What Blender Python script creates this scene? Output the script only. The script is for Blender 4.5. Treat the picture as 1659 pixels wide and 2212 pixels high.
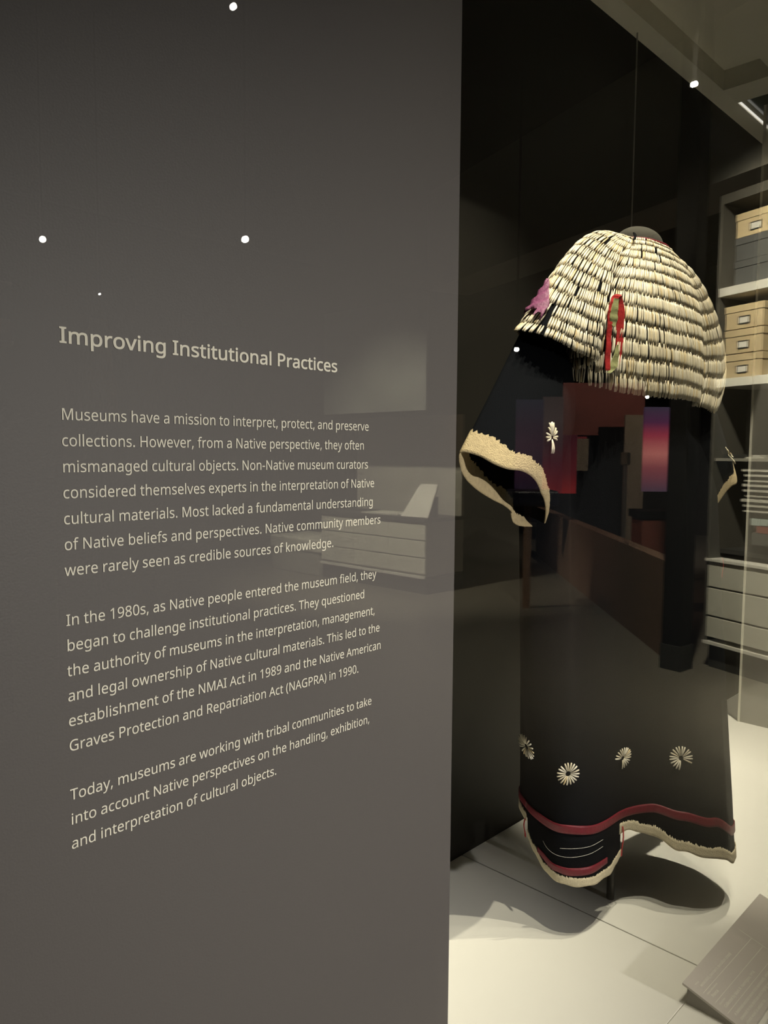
import bpy, bmesh, math, random
from mathutils import Vector, Matrix

# ---------------------------------------------------------------- camera, world, lights, exposure
scene = bpy.context.scene
for o in list(bpy.data.objects):
    bpy.data.objects.remove(o)
COL = scene.collection

YAW, PITCH, ROLL, FOCAL = 0.7739164, 0.07611451, 0.00721165, 1661.0
EYE = Vector((0.0, 0.0, 1.45))


def make_camera():
    f = Vector((math.cos(YAW) * math.cos(PITCH), math.sin(YAW) * math.cos(PITCH), -math.sin(PITCH)))
    r = Vector((math.sin(YAW), -math.cos(YAW), 0.0))
    u = r.cross(f)
    c, s = math.cos(ROLL), math.sin(ROLL)
    r, u = r * c + u * s, u * c - r * s
    cam = bpy.data.cameras.new('camera')
    cam.sensor_fit = 'HORIZONTAL'
    cam.sensor_width = 36.0
    cam.lens = FOCAL * 36.0 / 1659.0
    cam.clip_start = 0.02
    co = bpy.data.objects.new('camera', cam)
    m = Matrix((r, u, -f)).transposed().to_4x4()
    m.translation = EYE
    co.matrix_world = m
    COL.objects.link(co)
    scene.camera = co


make_camera()
scene.view_settings.view_transform = 'Standard'
scene.view_settings.look = 'None'
scene.view_settings.gamma = 1.0
scene.view_settings.use_curve_mapping = False
scene.view_settings.exposure = 0.0

world = bpy.data.worlds.new('world')
scene.world = world
world.use_nodes = True
world.node_tree.nodes['Background'].inputs[0].default_value = (1.0, 0.9, 0.78, 1)
world.node_tree.nodes['Background'].inputs[1].default_value = 0.004


def spot(name, loc, target, power, angle, blend, color=(1.0, 0.93, 0.72), radius=0.015):
    l = bpy.data.lights.new(name, 'SPOT')
    l.energy = power
    l.spot_size = math.radians(angle)
    l.spot_blend = blend
    l.color = color
    l.shadow_soft_size = radius
    o = bpy.data.objects.new(name, l)
    o.location = loc
    d = Vector(target) - Vector(loc)
    o.rotation_euler = d.to_track_quat('-Z', 'Y').to_euler()
    COL.objects.link(o)
    return o


WARM = (1.0, 0.92, 0.70)
# spotlights high above the case, most of them out in front of its glass
spot('case_light', (0.66, 0.12, 3.60), (1.30, 0.66, 0.55), 265, 46, 0.35, WARM, 0.008)
spot('case_light', (1.00, 0.05, 3.60), (1.38, 0.66, 0.55), 240, 42, 0.35, WARM, 0.008)
spot('case_light', (1.60, -0.10, 3.60), (1.46, 0.62, 0.55), 190, 36, 0.35, WARM, 0.008)
spot('case_light', (2.25, 0.50, 3.50), (2.35, 0.66, 0.55), 270, 36, 0.40, WARM, 0.008)
spot('case_light', (1.10, 0.12, 3.60), (1.12, 0.66, 0.60), 75, 20, 0.8, WARM, 0.02)  # added lamp, only to brighten the deck and the lower back wall
# gallery lights, unseen; some are added for one area each
spot('gallery_light', (1.2, -4.5, 2.3), (0.58, 0.37, 0.96), 1350, 21.5, 1.0, (1.0, 0.95, 0.87), 0.05)  # added for the text panel alone, in place of ambient gallery light
spot('gallery_light', (3.7, -0.9, 3.8), (5.15, -1.05, 1.2), 1100, 95, 1.0, WARM, 0.05)
spot('gallery_light', (4.0, -4.6, 3.9), (5.9, -5.1, 0.6), 2600, 60, 0.8, WARM, 0.05)
spot('gallery_light', (4.4, 0.1, 3.9), (4.6, -0.35, 0.0), 480, 32, 1.0, WARM, 0.05)
spot('gallery_light', (5.6, -4.2, 3.6), (7.4, -3.5, 0.4), 220, 60, 1.0, (1.0, 0.62, 0.40), 0.05)  # unseen lamp added for the warm glow on the low wall
spot('gallery_light', (7.4, -2.9, 4.4), (9.9, -4.5, 1.7), 1300, 60, 0.9, (1.0, 0.86, 0.70), 0.05)  # unseen lamp added to brighten the far banner and wall panels
spot('gallery_light', (5.7, -1.9, 4.2), (6.9, -2.43, 0.7), 110, 40, 0.9, (1.0, 0.86, 0.70), 0.05)

# ---------------------------------------------------------------- materials


def mat(name, color, rough=0.6, metal=0.0, bump=0.0, bscale=200.0, vary=0.0, vscale=30.0, sheen=0.0, spec=0.5, emit=0.0, ecol=None):
    m = bpy.data.materials.new(name)
    m.use_nodes = True
    nt = m.node_tree
    p = nt.nodes['Principled BSDF']
    p.inputs['Base Color'].default_value = (*color, 1)
    p.inputs['Roughness'].default_value = rough
    p.inputs['Metallic'].default_value = metal
    p.inputs['Specular IOR Level'].default_value = spec
    if sheen:
        p.inputs['Sheen Weight'].default_value = sheen
    if emit:
        p.inputs['Emission Color'].default_value = (*(ecol or color), 1)
        p.inputs['Emission Strength'].default_value = emit
    if bump or vary:
        tc = nt.nodes.new('ShaderNodeTexCoord')
    if bump:
        n = nt.nodes.new('ShaderNodeTexNoise')
        n.inputs['Scale'].default_value = bscale
        n.inputs['Detail'].default_value = 3
        b = nt.nodes.new('ShaderNodeBump')
        b.inputs['Strength'].default_value = bump
        b.inputs['Distance'].default_value = 0.002
        nt.links.new(tc.outputs['Object'], n.inputs['Vector'])
        nt.links.new(n.outputs['Fac'], b.inputs['Height'])
        nt.links.new(b.outputs['Normal'], p.inputs['Normal'])
    if vary:
        n = nt.nodes.new('ShaderNodeTexNoise')
        n.inputs['Scale'].default_value = vscale
        n.inputs['Detail'].default_value = 4
        mx = nt.nodes.new('ShaderNodeMix')
        mx.data_type = 'RGBA'
        mx.inputs[6].default_value = (*[c * (1 - vary) for c in color], 1)
        mx.inputs[7].default_value = (*[min(1, c * (1 + vary)) for c in color], 1)
        nt.links.new(tc.outputs['Object'], n.inputs['Vector'])
        nt.links.new(n.outputs['Fac'], mx.inputs[0])
        nt.links.new(mx.outputs[2], p.inputs['Base Color'])
    return m


def glass_mat(name, haze=0.0, haze_color=(0.8, 0.78, 0.7), tint=(1, 1, 1)):
    """Clear pane: mirror reflection by the Fresnel law on each face, the rest passes straight through; haze is a light diffuse film."""
    m = bpy.data.materials.new(name)
    m.use_nodes = True
    nt = m.node_tree
    nt.nodes.clear()
    N = nt.nodes.new
    L = nt.links.new
    geo = N('ShaderNodeNewGeometry')
    dot = N('ShaderNodeVectorMath'); dot.operation = 'DOT_PRODUCT'
    L(geo.outputs['Normal'], dot.inputs[0]); L(geo.outputs['Incoming'], dot.inputs[1])
    ab = N('ShaderNodeMath'); ab.operation = 'ABSOLUTE'; L(dot.outputs['Value'], ab.inputs[0])
    om = N('ShaderNodeMath'); om.operation = 'SUBTRACT'; om.inputs[0].default_value = 1.0; L(ab.outputs[0], om.inputs[1])
    pw = N('ShaderNodeMath'); pw.operation = 'POWER'; pw.inputs[1].default_value = 5.0; L(om.outputs[0], pw.inputs[0])
    ma = N('ShaderNodeMath'); ma.operation = 'MULTIPLY_ADD'; ma.inputs[1].default_value = 0.96; ma.inputs[2].default_value = 0.04; L(pw.outputs[0], ma.inputs[0])
    tr = N('ShaderNodeBsdfTransparent'); tr.inputs[0].default_value = (*tint, 1)
    gl = N('ShaderNodeBsdfGlossy'); gl.inputs['Roughness'].default_value = 0.0
    base = tr
    if haze:
        df = N('ShaderNodeBsdfDiffuse'); df.inputs[0].default_value = (*haze_color, 1)
        tl = N('ShaderNodeBsdfTranslucent'); tl.inputs[0].default_value = (*haze_color, 1)
        h2 = N('ShaderNodeMixShader'); h2.inputs[0].default_value = 0.5
        L(df.outputs[0], h2.inputs[1]); L(tl.outputs[0], h2.inputs[2])
        hm = N('ShaderNodeMixShader'); hm.inputs[0].default_value = haze
        L(tr.outputs[0], hm.inputs[1]); L(h2.outputs[0], hm.inputs[2])
        base = hm
    mx = N('ShaderNodeMixShader')
    L(ma.outputs[0], mx.inputs[0]); L(base.outputs[0], mx.inputs[1]); L(gl.outputs[0], mx.inputs[2])
    out = N('ShaderNodeOutputMaterial'); L(mx.outputs[0], out.inputs[0])
    return m


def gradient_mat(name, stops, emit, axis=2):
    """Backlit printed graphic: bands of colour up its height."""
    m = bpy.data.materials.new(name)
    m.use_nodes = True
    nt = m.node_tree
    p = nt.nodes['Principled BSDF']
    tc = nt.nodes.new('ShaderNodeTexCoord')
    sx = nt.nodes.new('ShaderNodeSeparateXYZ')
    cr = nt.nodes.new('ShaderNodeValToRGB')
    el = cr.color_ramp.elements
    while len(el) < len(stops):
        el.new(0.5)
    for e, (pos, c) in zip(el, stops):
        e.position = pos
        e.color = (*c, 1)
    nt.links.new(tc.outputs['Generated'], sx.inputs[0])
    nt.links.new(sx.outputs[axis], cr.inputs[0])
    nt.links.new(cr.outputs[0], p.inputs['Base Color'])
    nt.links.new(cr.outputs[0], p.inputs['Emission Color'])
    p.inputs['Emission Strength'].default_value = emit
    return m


M = dict(
    taupe=mat('taupe_board', (0.080, 0.072, 0.067), 0.55, bump=0.05, bscale=900),
    print_=mat('pale_print', (0.72, 0.69, 0.57), 0.6),
    deck=mat('white_deck_paint', (0.88, 0.87, 0.81), 0.45, bump=0.03, bscale=500),
    dark_base=mat('dark_gap', (0.01, 0.01, 0.01), 0.8),
    black_wall=mat('black_wall_paint', (0.010, 0.0093, 0.0075), 0.55, bump=0.05, bscale=700, spec=0.2),
    grey_paint=mat('grey_ceiling_paint', (0.75, 0.73, 0.64), 0.6),
    navy=mat('navy_wool', (0.005, 0.0058, 0.0075), 0.95, bump=0.5, bscale=900, spec=0.05),
    red_silk=mat('red_silk', (0.15, 0.006, 0.016), 0.5, bump=0.4, bscale=250, vary=0.35, vscale=120),
    bright_red=mat('red_ribbon', (0.40, 0.018, 0.02), 0.55, bump=0.5, bscale=180, vary=0.25, vscale=90),
    green_rib=mat('green_ribbon', (0.26, 0.27, 0.12), 0.6, bump=0.4, bscale=180, vary=0.25, vscale=90),
    purple=mat('purple_silk', (0.20, 0.05, 0.13), 0.6, bump=0.5, bscale=200, vary=0.3, vscale=80),
    selvedge=mat('tan_selvedge', (0.50, 0.40, 0.23), 0.95, bump=0.9, bscale=500, vary=0.3, vscale=160),
    pale_hem=mat('pale_selvedge', (0.60, 0.53, 0.37), 0.95, bump=0.7, bscale=500, vary=0.22, vscale=120),
    thread=mat('white_thread', (0.7, 0.68, 0.6), 0.8),
    neck=mat('grey_fabric', (0.045, 0.042, 0.032), 0.9, bump=0.3, bscale=900),
    pole=mat('dark_steel', (0.03, 0.028, 0.025), 0.45, metal=0.5),
    wire=mat('grey_wire', (0.30, 0.29, 0.26), 0.5),
    label=mat('grey_label', (0.50, 0.46, 0.43), 0.55),
    label_side=mat('dark_label_edge', (0.10, 0.09, 0.08), 0.6),
    label_print=mat('label_print', (0.88, 0.86, 0.78), 0.6),
    glass=glass_mat('clear_glass'),
    divider=glass_mat('hazy_glass', 0.38, (0.75, 0.72, 0.66)),
    edge=mat('polished_glass_edge', (0.82, 0.80, 0.70), 0.3),
    lamp=mat('lamp_glow', (1, 0.95, 0.85), 0.5, emit=60.0),
    strip=mat('strip_glow', (1, 0.97, 0.88), 0.5, emit=1.0),
    black_metal=mat('black_metal', (0.004, 0.004, 0.004), 0.9, spec=0.0),
    green_glass=mat('dark_green_diffuser', (0.05, 0.065, 0.05), 0.15),
)
SHELL = [mat('shell_cream', (0.70, 0.63, 0.47), 0.32), mat('shell_pale', (0.76, 0.71, 0.58), 0.30),
         mat('shell_yellow', (0.66, 0.53, 0.31), 0.35), mat('shell_grey', (0.58, 0.52, 0.40), 0.38)]

# ---------------------------------------------------------------- object helpers


def tag(o, label=None, cat=None, group=None, kind=None):
    for k, v in (('label', label), ('category', cat), ('group', group), ('kind', kind)):
        if v:
            o[k] = v
    return o


def link(name, me, parent=None, loc=(0, 0, 0)):
    o = bpy.data.objects.new(name, me)
    o.location = loc
    COL.objects.link(o)
    if parent:
        o.parent = parent
        o.matrix_parent_inverse = Matrix.Translation(-Vector(parent.location)) if parent.rotation_euler.z == 0 else parent.matrix_basis.inverted()
    return o


def mesh(name, verts, faces, m, parent=None, smooth=False, mats=None, midx=None):
    me = bpy.data.meshes.new(name)
    me.from_pydata([tuple(v) for v in verts], [], faces)
    for mm in (mats or [m]):
        me.materials.append(mm)
    if midx:
        me.polygons.foreach_set('material_index', midx)
    if smooth:
        me.polygons.foreach_set('use_smooth', [True] * len(me.polygons))
    me.update()
    return link(name, me, parent)


def empty(name, loc=(0, 0, 0), label=None, cat=None, group=None, rotz=0.0):
    o = bpy.data.objects.new(name, None)
    o.location = loc
    o.rotation_euler = (0, 0, rotz)
    o.empty_display_size = 0.05
    COL.objects.link(o)
    return tag(o, label, cat, group)


class MB:
    """Collects boxes, tubes and strips and links them as one mesh."""

    def __init__(self):
        self.v, self.f = [], []

    def add(self, verts, faces):
        n = len(self.v)
        self.v += [Vector(p) for p in verts]
        self.f += [tuple(i + n for i in f) for f in faces]
        return self

    def box(self, x0, x1, y0, y1, z0, z1):
        v = [(x, y, z) for z in (z0, z1) for y in (y0, y1) for x in (x0, x1)]
        return self.add(v, [(0, 2, 3, 1), (4, 5, 7, 6), (0, 1, 5, 4), (2, 6, 7, 3), (0, 4, 6, 2), (1, 3, 7, 5)])

    def tube(self, pts, r, n=8, cap=True):
        pts = [Vector(p) for p in pts]
        rs = r if isinstance(r, (list, tuple)) else [r] * len(pts)
        rings = []
        prev = None
        for i, p in enumerate(pts):
            t = (pts[min(i + 1, len(pts) - 1)] - pts[max(i - 1, 0)]).normalized()
            a = prev if prev is not None else (Vector((0, 0, 1)) if abs(t.z) < 0.9 else Vector((1, 0, 0)))
            s = (a - t * a.dot(t)).normalized()
            prev = s
            b = t.cross(s)
            rings.append([p + (s * math.cos(k * 2 * math.pi / n) + b * math.sin(k * 2 * math.pi / n)) * rs[i] for k in range(n)])
        v = [q for rg in rings for q in rg]
        f = [(i * n + k, i * n + (k + 1) % n, (i + 1) * n + (k + 1) % n, (i + 1) * n + k) for i in range(len(pts) - 1) for k in range(n)]
        if cap:
            f.append(tuple(range(n - 1, -1, -1)))
            f.append(tuple((len(pts) - 1) * n + k for k in range(n)))
        return self.add(v, f)

    def lathe(self, c, prof, n=32):
        v, f = [], []
        for r, z in prof:
            v += [(c[0] + r * math.cos(k * 2 * math.pi / n), c[1] + r * math.sin(k * 2 * math.pi / n), c[2] + z) for k in range(n)]
        for i in range(len(prof) - 1):
            f += [(i * n + k, i * n + (k + 1) % n, (i + 1) * n + (k + 1) % n, (i + 1) * n + k) for k in range(n)]
        f.append(tuple(range(n - 1, -1, -1)))
        f.append(tuple((len(prof) - 1) * n + k for k in range(n)))
        return self.add(v, f)

    def build(self, name, m, parent=None, smooth=False, bevel=0.0, mats=None, midx=None):
        o = mesh(name, self.v, self.f, m, parent, smooth, mats, midx)
        if bevel:
            b = o.modifiers.new('bevel', 'BEVEL')
            b.width = bevel
            b.segments = 2
            b.limit_method = 'ANGLE'
        return o


def structure(name, mb, m, **k):
    return tag(mb.build(name, m, **k), kind='structure')


def quad(P):
    return [(i * (P[1]) + j, i * P[1] + j + 1, (i + 1) * P[1] + j + 1, (i + 1) * P[1] + j) for i in range(P[0] - 1) for j in range(P[1] - 1)]


# ---------------------------------------------------------------- lettering: outlines of a humanist sans alphabet
GLYPH_SPACE = 130
# each letter: its advance, then its outlines as x, y, x, y ... (half units; capital height 357)
GLYPHS = {
    "'": (112, [[80, 357, 70, 228, 42, 228, 32, 357]]),
    '(': (150, [[20, 137, 20, 157, 22, 177, 24, 197, 28, 217, 34, 243, 42, 267, 52, 291, 64, 315, 78, 336, 93, 357, 135, 357, 119, 333, 104, 308, 92, 281, 82, 253, 74, 225, 69, 196, 66, 167, 64, 137, 65, 112, 68, 86, 72, 61, 79, 36, 86, 12, 96, -12, 107, -35, 120, -58, 134, -79, 93, -79, 78, -59, 64, -37, 52, -15, 42, 9, 34, 33, 28, 58, 23, 84, 21, 110]]),
    ')': (150, [[130, 137, 129, 110, 127, 84, 122, 58, 116, 33, 108, 9, 98, -15, 86, -37, 72, -59, 56, -79, 15, -79, 30, -58, 43, -35, 54, -12, 63, 12, 71, 36, 77, 61, 82, 86, 85, 112, 85, 137, 85, 164, 82, 190, 77, 215, 71, 241, 63, 266, 54, 290, 43, 313, 30, 336, 15, 357, 56, 357, 72, 336, 86, 315, 98, 291, 108, 267, 116, 243, 122, 217, 126, 197, 128, 177, 130, 157]]),
    ',': (134, [[96, 52, 93, 40, 89, 28, 84, 14, 80, 1, 75, -13, 69, -26, 64, -39, 58, -52, 53, -64, 20, -64, 24, -52, 27, -38, 30, -24, 33, -9, 36, 5, 39, 19, 42, 33, 44, 46, 46, 58, 92, 58]]),
    '-': (161, [[20, 114, 20, 153, 141, 153, 141, 114]]),
    '.': (134, [[36, 27, 38, 43, 45, 53, 55, 59, 66, 60, 79, 59, 89, 53, 96, 43, 98, 27, 96, 12, 89, 1, 79, -5, 66, -7, 55, -5, 45, 1, 38, 11]]),
    '0': (286, [[261, 179, 261, 151, 259, 125, 255, 101, 250, 80, 243, 61, 234, 44, 224, 29, 211, 17, 197, 7, 181, 1, 163, -4, 142, -5, 117, -3, 95, 5, 76, 17, 60, 34, 47, 55, 37, 80, 32, 102, 28, 126, 25, 151, 24, 179, 25, 207, 27, 233, 31, 256, 36, 278, 46, 303, 58, 324, 74, 341, 93, 353, 116, 360, 142, 362, 168, 360, 190, 353, 209, 341, 225, 324, 238, 303, 248, 278, 254, 256, 258, 233, 261, 207], [68, 179, 69, 156, 70, 134, 73, 115, 76, 97, 82, 78, 89, 61, 99, 49, 111, 40, 126, 34, 142, 32, 159, 34, 174, 40, 186, 48, 196, 61, 204, 77, 209, 97, 213, 115, 215, 134, 217, 156, 217, 179, 217, 202, 215, 224, 213, 243, 209, 260, 204, 280, 196, 296, 186, 309, 174, 318, 159, 323, 142, 325, 126, 323, 111, 318, 99, 309, 89, 296, 82, 280, 76, 260, 73, 243, 70, 224, 69, 202]]),
    '1': (286, [[177, 0, 134, 0, 134, 249, 135, 274, 135, 293, 136, 311, 129, 304, 122, 297, 105, 283, 67, 252, 44, 282, 141, 357, 177, 357]]),
    '4': (286, [[276, 81, 224, 81, 224, 0, 181, 0, 181, 81, 10, 81, 10, 118, 178, 359, 224, 359, 224, 120, 276, 120], [181, 233, 182, 257, 182, 277, 183, 295, 184, 312, 182, 312, 177, 302, 172, 291, 166, 281, 160, 273, 54, 120, 181, 120]]),
    '8': (286, [[142, 362, 163, 361, 181, 358, 198, 352, 213, 345, 225, 335, 236, 323, 243, 310, 248, 294, 249, 276, 248, 263, 245, 250, 240, 239, 233, 229, 225, 219, 215, 211, 205, 203, 193, 196, 181, 189, 196, 182, 209, 174, 221, 165, 233, 156, 242, 146, 250, 134, 256, 122, 260, 108, 261, 92, 259, 73, 255, 56, 246, 41, 236, 27, 222, 16, 206, 7, 187, 0, 167, -4, 144, -5, 120, -4, 98, 0, 79, 6, 62, 15, 49, 26, 38, 39, 31, 54, 26, 72, 24, 91, 26, 107, 29, 121, 35, 133, 42, 145, 51, 155, 62, 164, 74, 173, 86, 180, 98, 186, 87, 193, 77, 201, 67, 209, 58, 218, 50, 228, 44, 238, 40, 250, 37, 263, 36, 277, 38, 294, 42, 310, 50, 323, 60, 335, 73, 344, 88, 352, 105, 358, 123, 361], [67, 90, 70, 74, 76, 60, 86, 47, 101, 38, 120, 32, 143, 30, 165, 32, 184, 38, 199, 47, 209, 60, 216, 75, 218, 92, 217, 103, 214, 113, 209, 123, 202, 131, 193, 139, 183, 146, 171, 153, 158, 160, 143, 165, 135, 168, 121, 162, 109, 155, 98, 148, 89, 140, 81, 132, 75, 123, 71, 113, 68, 102], [142, 326, 125, 325, 110, 321, 97, 313, 87, 303, 81, 290, 79, 275, 80, 263, 83, 253, 88, 244, 94, 236, 102, 229, 111, 223, 122, 217, 133, 211, 144, 206, 156, 211, 166, 217, 176, 222, 184, 229, 192, 236, 198, 244, 202, 253, 205, 264, 206, 275, 204, 290, 198, 303, 188, 313, 176, 321, 160, 325]]),
    '9': (286, [[260, 204, 260, 184, 258, 164, 256, 144, 252, 124, 247, 105, 241, 87, 233, 70, 223, 54, 212, 39, 199, 26, 183, 16, 165, 7, 145, 0, 122, -4, 96, -5, 85, -5, 73, -4, 61, -2, 51, 0, 51, 37, 61, 35, 72, 33, 84, 31, 95, 31, 117, 32, 136, 36, 153, 42, 167, 51, 179, 61, 189, 74, 197, 88, 204, 103, 208, 120, 212, 138, 214, 156, 215, 175, 212, 175, 204, 164, 193, 154, 185, 148, 176, 143, 166, 139, 154, 136, 142, 134, 127, 133, 108, 135, 90, 139, 74, 146, 59, 156, 47, 168, 38, 183, 31, 200, 26, 220, 25, 241, 27, 265, 31, 287, 39, 306, 50, 323, 63, 336, 79, 347, 97, 356, 117, 360, 139, 362, 156, 361, 171, 358, 186, 352, 201, 345, 213, 335, 225, 323, 235, 309, 244, 293, 251, 274, 256, 253, 259, 230], [139, 325, 120, 323, 103, 316, 88, 304, 77, 288, 71, 268, 68, 242, 70, 221, 76, 203, 85, 188, 98, 177, 116, 170, 137, 168, 152, 169, 166, 172, 178, 178, 189, 185, 198, 193, 206, 202, 211, 213, 214, 223, 215, 233, 215, 244, 213, 255, 211, 266, 207, 276, 202, 286, 196, 295, 190, 304, 182, 311, 172, 317, 162, 321, 151, 324]]),
    'A': (319, [[272, 0, 229, 110, 88, 110, 46, 0, 0, 0, 139, 358, 180, 358, 319, 0], [176, 258, 171, 273, 164, 295, 159, 312, 154, 292, 148, 273, 143, 258, 103, 150, 216, 150]]),
    'B': (325, [[150, 357, 182, 356, 209, 352, 233, 346, 252, 337, 271, 321, 282, 298, 286, 268, 285, 255, 283, 243, 278, 231, 272, 221, 265, 212, 255, 204, 244, 198, 232, 193, 218, 189, 218, 187, 233, 184, 246, 180, 259, 174, 270, 167, 280, 158, 287, 147, 293, 134, 297, 119, 298, 101, 296, 81, 291, 62, 283, 46, 272, 32, 257, 21, 240, 12, 221, 5, 198, 1, 174, 0, 48, 0, 48, 357], [159, 205, 187, 207, 208, 212, 222, 220, 232, 231, 238, 246, 239, 263, 237, 281, 230, 295, 219, 306, 202, 313, 180, 317, 152, 318, 93, 318, 93, 205], [93, 167, 93, 38, 165, 38, 194, 40, 216, 46, 231, 56, 242, 70, 248, 86, 250, 105, 249, 117, 246, 128, 242, 138, 235, 147, 226, 154, 214, 160, 200, 164, 182, 167, 162, 167]]),
    'C': (316, [[201, 322, 183, 321, 166, 318, 150, 313, 135, 305, 122, 296, 111, 284, 101, 271, 93, 256, 86, 239, 82, 220, 79, 200, 78, 178, 80, 150, 84, 125, 92, 102, 102, 82, 116, 65, 133, 52, 152, 42, 175, 36, 201, 34, 216, 35, 231, 36, 245, 38, 259, 41, 273, 45, 286, 48, 286, 9, 273, 5, 259, 1, 245, -1, 230, -3, 213, -5, 194, -5, 168, -4, 144, 1, 123, 8, 103, 17, 86, 30, 72, 45, 59, 62, 49, 81, 41, 103, 35, 127, 32, 152, 30, 179, 32, 205, 36, 230, 42, 253, 50, 274, 61, 294, 75, 311, 90, 326, 108, 339, 128, 349, 151, 356, 175, 361, 202, 362, 220, 361, 238, 360, 255, 357, 271, 352, 287, 347, 300, 341, 282, 303, 271, 308, 259, 312, 246, 317, 232, 320, 217, 322]]),
    'E': (278, [[248, 0, 48, 0, 48, 357, 248, 357, 248, 317, 93, 317, 93, 206, 239, 206, 239, 167, 93, 167, 93, 40, 248, 40]]),
    'F': (259, [[93, 0, 48, 0, 48, 357, 248, 357, 248, 317, 93, 317, 93, 191, 238, 191, 238, 151, 93, 151]]),
    'G': (364, [[203, 188, 327, 188, 327, 13, 308, 8, 288, 3, 268, 0, 248, -3, 226, -4, 201, -5, 175, -4, 150, 1, 128, 8, 108, 17, 90, 30, 75, 44, 61, 61, 50, 81, 42, 102, 35, 126, 32, 151, 30, 178, 32, 206, 36, 231, 43, 254, 52, 275, 65, 295, 79, 312, 96, 327, 116, 339, 137, 349, 161, 356, 187, 361, 215, 362, 235, 361, 254, 360, 272, 357, 290, 352, 306, 347, 322, 341, 305, 302, 292, 307, 278, 312, 262, 317, 246, 320, 230, 322, 213, 322, 186, 321, 162, 315, 140, 305, 121, 292, 106, 275, 93, 255, 85, 232, 79, 207, 77, 178, 79, 151, 84, 126, 91, 103, 102, 83, 117, 66, 134, 52, 156, 42, 182, 36, 212, 34, 227, 34, 240, 35, 252, 36, 263, 38, 273, 40, 282, 42, 282, 148, 203, 148]]),
    'H': (370, [[321, 0, 276, 0, 276, 167, 93, 167, 93, 0, 48, 0, 48, 357, 93, 357, 93, 206, 276, 206, 276, 357, 321, 357]]),
    'I': (169, [[149, 0, 20, 0, 20, 26, 62, 35, 62, 321, 20, 331, 20, 357, 149, 357, 149, 331, 107, 321, 107, 35, 149, 26]]),
    'L': (262, [[48, 0, 48, 357, 93, 357, 93, 40, 249, 40, 249, 0]]),
    'M': (454, [[206, 0, 88, 313, 86, 313, 87, 302, 88, 287, 89, 277, 89, 266, 89, 254, 90, 241, 90, 229, 90, 216, 90, 0, 48, 0, 48, 357, 115, 357, 225, 64, 227, 64, 339, 357, 405, 357, 405, 0, 360, 0, 360, 219, 361, 231, 361, 243, 361, 254, 361, 266, 362, 276, 362, 287, 364, 312, 362, 312, 243, 0]]),
    'N': (380, [[331, 0, 279, 0, 88, 296, 86, 296, 87, 284, 88, 269, 89, 236, 90, 224, 90, 212, 90, 199, 90, 0, 48, 0, 48, 357, 100, 357, 291, 61, 293, 61, 292, 85, 290, 120, 290, 133, 290, 145, 289, 155, 289, 357, 331, 357]]),
    'O': (391, [[360, 179, 359, 152, 355, 127, 349, 104, 341, 82, 331, 63, 318, 46, 303, 30, 286, 18, 267, 8, 245, 1, 221, -4, 195, -5, 169, -4, 144, 1, 122, 8, 103, 18, 86, 31, 71, 46, 58, 63, 48, 82, 40, 104, 35, 127, 32, 153, 30, 179, 32, 206, 35, 231, 41, 254, 48, 275, 59, 295, 71, 312, 86, 327, 103, 339, 123, 350, 145, 357, 169, 361, 196, 362, 222, 361, 245, 357, 267, 350, 286, 340, 303, 327, 318, 312, 331, 295, 341, 276, 349, 254, 355, 231, 359, 206], [78, 179, 79, 150, 84, 125, 90, 101, 100, 81, 113, 65, 129, 52, 148, 42, 170, 36, 195, 34, 221, 36, 243, 42, 262, 52, 277, 65, 290, 81, 300, 101, 307, 125, 311, 150, 312, 179, 311, 211, 305, 239, 297, 264, 284, 285, 268, 301, 248, 313, 224, 321, 196, 323, 171, 321, 148, 315, 129, 306, 113, 293, 100, 276, 90, 256, 84, 233, 79, 208]]),
    'P': (302, [[143, 357, 176, 355, 203, 350, 227, 342, 245, 329, 259, 314, 269, 296, 275, 276, 277, 252, 276, 238, 274, 223, 270, 210, 264, 197, 256, 185, 246, 173, 234, 164, 219, 155, 202, 148, 182, 143, 160, 140, 134, 139, 93, 139, 93, 0, 48, 0, 48, 357], [139, 318, 93, 318, 93, 177, 129, 177, 151, 178, 170, 181, 186, 185, 200, 191, 211, 198, 219, 208, 226, 220, 229, 234, 230, 250, 228, 271, 221, 288, 208, 301, 191, 311, 168, 317]]),
    'R': (311, [[147, 357, 175, 356, 199, 352, 220, 346, 238, 337, 252, 326, 263, 312, 271, 296, 275, 277, 277, 255, 276, 238, 272, 222, 266, 208, 259, 196, 250, 186, 240, 178, 229, 171, 217, 165, 205, 160, 303, 0, 251, 0, 164, 147, 93, 147, 93, 0, 48, 0, 48, 357], [144, 318, 93, 318, 93, 185, 147, 185, 173, 187, 195, 193, 210, 203, 222, 216, 228, 233, 230, 253, 229, 268, 226, 281, 221, 291, 214, 299, 205, 306, 193, 311, 179, 315, 163, 317]]),
    'T': (278, [[161, 0, 116, 0, 116, 317, 5, 317, 5, 357, 272, 357, 272, 317, 161, 317]]),
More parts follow.
